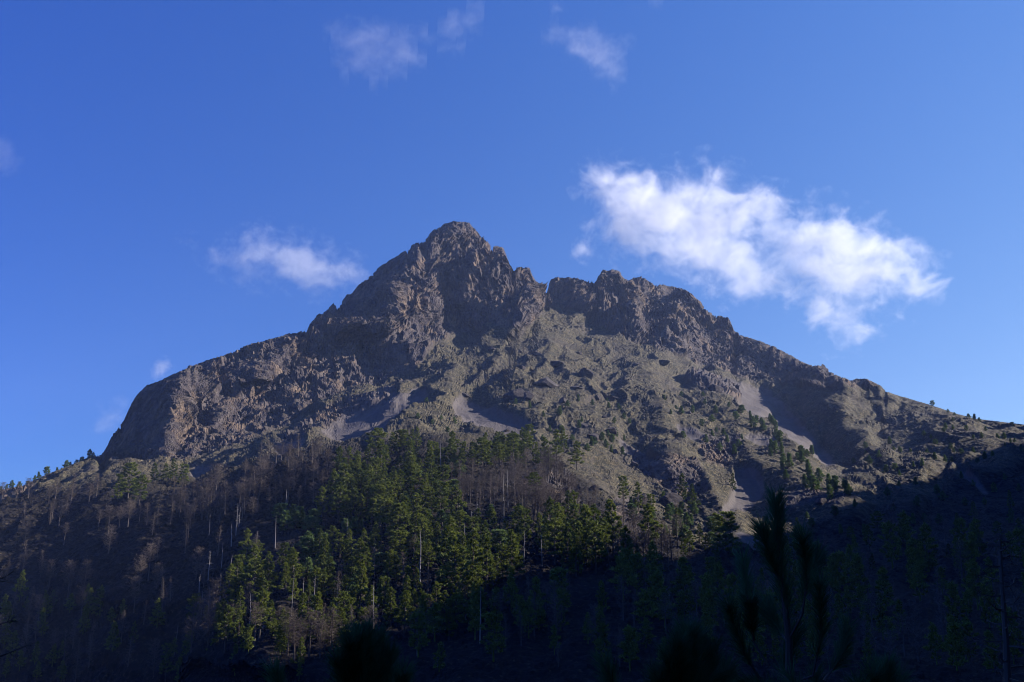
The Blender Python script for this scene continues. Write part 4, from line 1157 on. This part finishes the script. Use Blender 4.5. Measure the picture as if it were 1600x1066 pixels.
near_pine('dim young pine in front at the bottom, left of the tallest near one', 8.0,
          [(1078,1120),(1080,1090),(1078,1060),(1076,1030),(1075,1000)],
          [[(1078,1110),(1062,1060),(1060,1010)], [(1079,1100),(1090,1050),(1092,1003)], [(1078,1110),(1050,1070),(1046,1030)], [(1080,1100),(1110,1060),(1113,1018)], [(1078,1110),(1040,1090),(1028,1065)], [(1078,1110),(1125,1085),(1135,1050)]], 2, nn=260)
near_pine('dim bushy young pine in front at the bottom left of the centre', 8.5,
          [(572,1130),(572,1095),(570,1060),(569,1030),(567,1000)],
          [[(572,1120),(550,1060),(546,1012)], [(572,1110),(590,1060),(592,1008)], [(572,1120),(538,1080),(530,1040)], [(572,1120),(604,1075),(608,1030)], [(572,1110),(560,1050),(556,1005)], [(572,1120),(580,1050),(581,1004)], [(572,1120),(620,1090),(628,1060)]], 3, nn=300)
near_pine('dim low young pine in front at the bottom right', 8.0, [(1385,1150),(1385,1110),(1384,1090),(1383,1070),(1382,1055)],
          [[(1385,1140),(1370,1090),(1366,1060)], [(1385,1140),(1400,1095),(1404,1064)], [(1385,1140),(1350,1100),(1342,1075)]], 4, nn=200)

def near_dead(label, y, stem, seed, nb, L0, side=None):
    rg = random.Random(seed)
    st = [at_range(u, v, y) for u, v in stem]
    fz = float(near_z(np.array([[st[0].x]]), np.array([[y]]))[0, 0]) - .15
    foot = V(st[0].x, y, fz)
    root = bpy.data.objects.new('bare_conifer', None); COL.objects.link(root); root.location = foot
    tag(root, label, 'tree')
    pts = [foot, foot.lerp(st[0], .5)] + st
    g = Geo(); g.limb(pts, [max(.008, .085 * (1 - i / len(pts))) for i in range(len(pts))], 7, .2)
    o = add_obj('trunk', g.mesh('trunk', BARK), root); o.location = -foot
    H = st[-1].z - foot.z
    for k in range(nb):
        t = 1 - .62 * (k + rg.random()) / nb
        z = foot.z + H * t
        i = max(j for j in range(len(pts) - 1) if pts[j].z <= z)
        p0 = pts[i].lerp(pts[i + 1], (z - pts[i].z) / (pts[i + 1].z - pts[i].z))
        a = k * 2.399 + rg.uniform(-.3, .3)
        L = L0 * (.15 + 1.25 * (1 - t)) * rg.uniform(.7, 1.2)
        d = V(math.cos(a), math.sin(a), rg.uniform(-.15, .12))
        p1 = p0 + d * L * .5; p2 = p0 + d * L + V(0, 0, L * .16)
        b = Geo(); b.limb([p0, p1, p2], [.018, .011, .003], 4, .2)
        for j in range(int(8 + L * 14)):
            s = rg.uniform(.2, 1); q = p0.lerp(p1, s * 2) if s < .5 else p1.lerp(p2, s * 2 - 1)
            e = (d.normalized() * .7 + rdir(rg) * .8).normalized(); l = rg.uniform(.08, .3)
            w = e.cross(rdir(rg)).normalized() * .004
            b.tri(q - w, q + w, q + e * l, .2)
        o = add_obj('branch', b.mesh('branch', BARK), root); o.location = -foot
near_dead('black bare conifer with spiky twigs cut by the lower right edge', 14.0, [(1576,1100),(1572,1000),(1566,920),(1562,842)], 5, 60, 1.3)
near_dead('black bare conifer mostly outside the lower left edge, one branch reaching in', 10.0, [(-70,1100),(-72,1000),(-75,900),(-78,800)], 8, 46, 1.5)

# ------------------------------------------------------------------ clouds
def cloud(label, rng, blobs, dens, res, seed, nscale=1.0, thick=0.8, soft=1.0, grow=1.0, cut=.34):
    blobs = [(b[0], b[1], b[2] * grow, *b[3:]) for b in blobs]
    us = [b[0] for b in blobs]; vs = [b[1] for b in blobs]
    uc, vc = sum(us) / len(us), sum(vs) / len(vs)
    d = Vector([float(c) for c in ray(uc, vc)]); centre = d * rng
    right = Vector((d.y, -d.x, 0)).normalized()
    loc = []
    for b in blobs:
        q = Vector([float(c) for c in ray(b[0], b[1])])
        n = Vector((d.x, d.y, 0)).normalized()
        q = q * (rng * 1.0 / (q.x * n.x + q.y * n.y))
        k = upix(q)[2]
        dd = q - centre
        loc.append((dd.dot(right), random.Random(len(loc) + seed).uniform(-.5, .5) * b[2] / k, dd.z, b[2] / k, b[3] if len(b) > 3 else 1.0))
    gm = bpy.data.node_groups.new('cloud_shape', 'GeometryNodeTree')
    gm.interface.new_socket('Geometry', in_out='OUTPUT', socket_type='NodeSocketGeometry')
    N = gm.nodes; L = gm.links
    out = N.new('NodeGroupOutput'); vc_ = N.new('GeometryNodeVolumeCube'); pos = N.new('GeometryNodeInputPosition')
    def math_(op, a, b=None, c=None):
        m = N.new('ShaderNodeMath'); m.operation = op
        for i, x in enumerate((a, b, c)):
            if x is None: continue
            if hasattr(x, 'links'): L.new(x, m.inputs[i])
            else: m.inputs[i].default_value = x
        return m.outputs[0]
    def noise(scale, det, rough, dist, vec, sc=(1, 1, 1)):
        v = N.new('ShaderNodeVectorMath'); v.operation = 'MULTIPLY_ADD'; L.new(vec, v.inputs[0]); v.inputs[1].default_value = sc; v.inputs[2].default_value = (seed * 37.0, seed * 11.0, 5.0)
        n = N.new('ShaderNodeTexNoise'); n.inputs['Scale'].default_value = scale; n.inputs['Detail'].default_value = det
        n.inputs['Roughness'].default_value = rough; n.inputs['Distortion'].default_value = dist
        L.new(v.outputs[0], n.inputs['Vector']); return n
    w = noise(0.006 * nscale, 2, .5, 0, pos.outputs[0])
    wv_ = N.new('ShaderNodeVectorMath'); wv_.operation = 'SUBTRACT'; L.new(w.outputs['Color'], wv_.inputs[0]); wv_.inputs[1].default_value = (.5, .5, .5)
    wp = N.new('ShaderNodeVectorMath'); wp.operation = 'MULTIPLY_ADD'; L.new(wv_.outputs[0], wp.inputs[0]); wp.inputs[1].default_value = (110 / nscale,) * 3; L.new(pos.outputs[0], wp.inputs[2])
    tot = None
    for x, y, z, r, wt in loc:
        s = N.new('ShaderNodeVectorMath'); s.operation = 'SUBTRACT'; L.new(wp.outputs[0], s.inputs[0]); s.inputs[1].default_value = (x, y, z)
        m = N.new('ShaderNodeVectorMath'); m.operation = 'MULTIPLY'; L.new(s.outputs[0], m.inputs[0]); m.inputs[1].default_value = (1 / r, 1 / (r * thick), 1 / r)
        l = N.new('ShaderNodeVectorMath'); l.operation = 'DOT_PRODUCT'; L.new(m.outputs[0], l.inputs[0]); L.new(m.outputs[0], l.inputs[1])
        g = math_('POWER', 2.718, math_('MULTIPLY', l.outputs['Value'], -1.1))
        g = math_('MULTIPLY', g, wt)
        tot = g if tot is None else math_('ADD', tot, g)
    tot = math_('MINIMUM', tot, 1.15)
    n1 = noise(0.011 * nscale, 10, .70, .35, wp.outputs[0], (1, 1, 1.25))
    v = math_('ADD', tot, math_('MULTIPLY', math_('SUBTRACT', n1.outputs['Fac'], .5), 2.6 * soft))
    v = math_('SUBTRACT', v, cut)
    v = math_('MINIMUM', math_('MAXIMUM', v, 0), 1.0)
    v = math_('MULTIPLY', math_('POWER', v, 1.5), dens)
    v = math_('MULTIPLY', v, math_('GREATER_THAN', tot, .03))
    xs = [(a[0] - a[3] * 1.9, a[0] + a[3] * 1.9) for a in loc]; ys = [(a[1] - a[3] * 1.9 * thick, a[1] + a[3] * 1.9 * thick) for a in loc]; zs = [(a[2] - a[3] * 1.9, a[2] + a[3] * 1.9) for a in loc]
    mn = (min(a for a, _ in xs), min(a for a, _ in ys), min(a for a, _ in zs)); mx = (max(b for _, b in xs), max(b for _, b in ys), max(b for _, b in zs))
    vc_.inputs['Min'].default_value = mn; vc_.inputs['Max'].default_value = mx
    for i, nm in enumerate(('Resolution X', 'Resolution Y', 'Resolution Z')):
        vc_.inputs[nm].default_value = max(16, int((mx[i] - mn[i]) / res[i]))
    L.new(v, vc_.inputs['Density'])
    sm = N.new('GeometryNodeSetMaterial'); sm.inputs['Material'].default_value = CLOUDM
    L.new(vc_.outputs[0], sm.inputs[0]); L.new(sm.outputs[0], out.inputs[0])
    me = bpy.data.volumes.new('cloud'); me.materials.append(CLOUDM)
    o = add_obj('cloud', me)
    o.location = centre
    o.rotation_euler = (0, 0, math.atan2(right.y, right.x))
    md = o.modifiers.new('shape', 'NODES'); md.node_group = gm
    tag(o, label, 'cloud')
    return o
CLOUDM = bpy.data.materials.new('cloud_vapour'); CLOUDM.use_nodes = True
_n = CLOUDM.node_tree; _n.nodes.clear()
_o = _n.nodes.new('ShaderNodeOutputMaterial'); _p = _n.nodes.new('ShaderNodeVolumePrincipled')
_p.inputs['Color'].default_value = (.975, .98, .99, 1); _p.inputs['Density'].default_value = 1.0; _p.inputs['Anisotropy'].default_value = 0.35
_n.links.new(_p.outputs[0], _o.inputs['Volume'])
cloud('big bright white torn cloud right of the summit', 3600,
      [(945,285,28),(968,295,34),(990,325,48),(1000,360,44),(1042,335,48),(1062,372,45),(1100,312,42),(1112,352,48),(1127,400,42),(1160,335,38),(1190,325,32),(1165,425,36),(1202,440,28),(1208,352,26,.7),(925,378,20,.6),(908,386,13,.5),
       (1265,362,32),(1290,382,42),(1322,400,46),(1300,430,42),(1352,420,42),(1400,430,38),(1440,442,26),(1372,392,28),(1282,480,32),(1312,505,30,.9),(1345,515,20,.8),(1395,485,18,.5),(1248,392,26,.6),(1235,450,22,.6),(1228,360,30,.8),(1225,392,26,.6),(1335,365,26,.5),(1440,410,26,.5),(1235,420,22,.55)], .0080, (4, 9, 4), 1, thick=.6, soft=1.75, grow=1.08, cut=.32)
cloud('thin small cloud left of the summit above the left ridge', 3600,
      [(385,390,24,.6),(410,380,20,.6),(332,400,15,.5),(346,410,12,.45),(440,400,22,.8),(465,410,24,.95),(490,425,22,.95),(510,440,17,.7),(540,420,24,.42),(395,420,24,.35),(300,375,11,.5),(560,432,18,.4)], .0055, (4, 9, 4), 2, 1.6, grow=1.3, cut=.2, soft=1.5)
cloud('faint wide wisp near the top left of the sky', 3800,
      [(530,70,34,.45),(580,60,30,.55),(625,50,25,.5),(600,95,38,.45),(640,95,22,.65),(690,60,30,.4),(725,30,25,.55),(740,20,18,.5),(700,75,15,.45),(478,66,14,.45),(560,110,30,.3)], .0012, (5, 12, 5), 3, 1.3, grow=1.35, cut=.14, soft=1.5)
cloud('small wisp at the top middle of the sky', 3800,
      [(868,15,13,.6),(873,48,17,.65),(903,60,22,.75),(930,80,26,.7),(955,100,26,.6),(970,110,18,.45),(840,40,16,.3)], .0016, (5, 12, 5), 4, 1.4, grow=1.3, cut=.2, soft=1.5)
cloud('small pink-white wisp at the left edge of the sky', 3800, [(0,215,14,.5),(4,242,22,.7),(22,262,13,.4),(-20,240,22,.7)], .0022, (6, 12, 6), 5, 1.5, grow=1.25, cut=.2)
cloud('puff of vapour rising behind the steep left shoulder', 3900, [(172,655,17,.6),(185,640,13,.5),(195,630,10,.4),(160,668,12,.4)], .005, (6, 12, 6), 6, 1.8, grow=1.4, cut=.2)
cloud('tiny puff above the crest of the left ridge', 3900, [(252,578,10,.65),(258,572,8,.6),(245,588,8,.4)], .014, (4, 8, 4), 7, 2.2, grow=1.3, cut=.2)
cloud('faint scrap of cloud at the top edge of the sky', 3900, [(1000,8,20,.5),(1030,4,14,.4),(978,2,14,.3)], .002, (8, 16, 8), 8, 1.4, grow=1.3, cut=.2)

# ------------------------------------------------------------------ air
def haze():
    x0, x1, y0, y1, z0, z1 = -2500, 2500, -700, 3200, -170, 640
    v = [(x, y, z) for x in (x0, x1) for y in (y0, y1) for z in (z0, z1)]
    f = [(0, 1, 3, 2), (4, 6, 7, 5), (0, 4, 5, 1), (2, 3, 7, 6), (0, 2, 6, 4), (1, 5, 7, 3)]
    m = bpy.data.materials.new('haze'); m.use_nodes = True
    nt = m.node_tree; nt.nodes.clear()
    out = nt.nodes.new('ShaderNodeOutputMaterial'); pv = nt.nodes.new('ShaderNodeVolumePrincipled')
    pv.inputs['Color'].default_value = (0.45, 0.60, 1.0, 1)
    pv.inputs['Density'].default_value = 0.000052
    pv.inputs['Anisotropy'].default_value = 0.2
    nt.links.new(pv.outputs[0], out.inputs['Volume'])
    me = mesh_from('haze', v, f, m)
    tag(add_obj('haze', me), 'thin blue mountain air', kind='stuff')
haze()
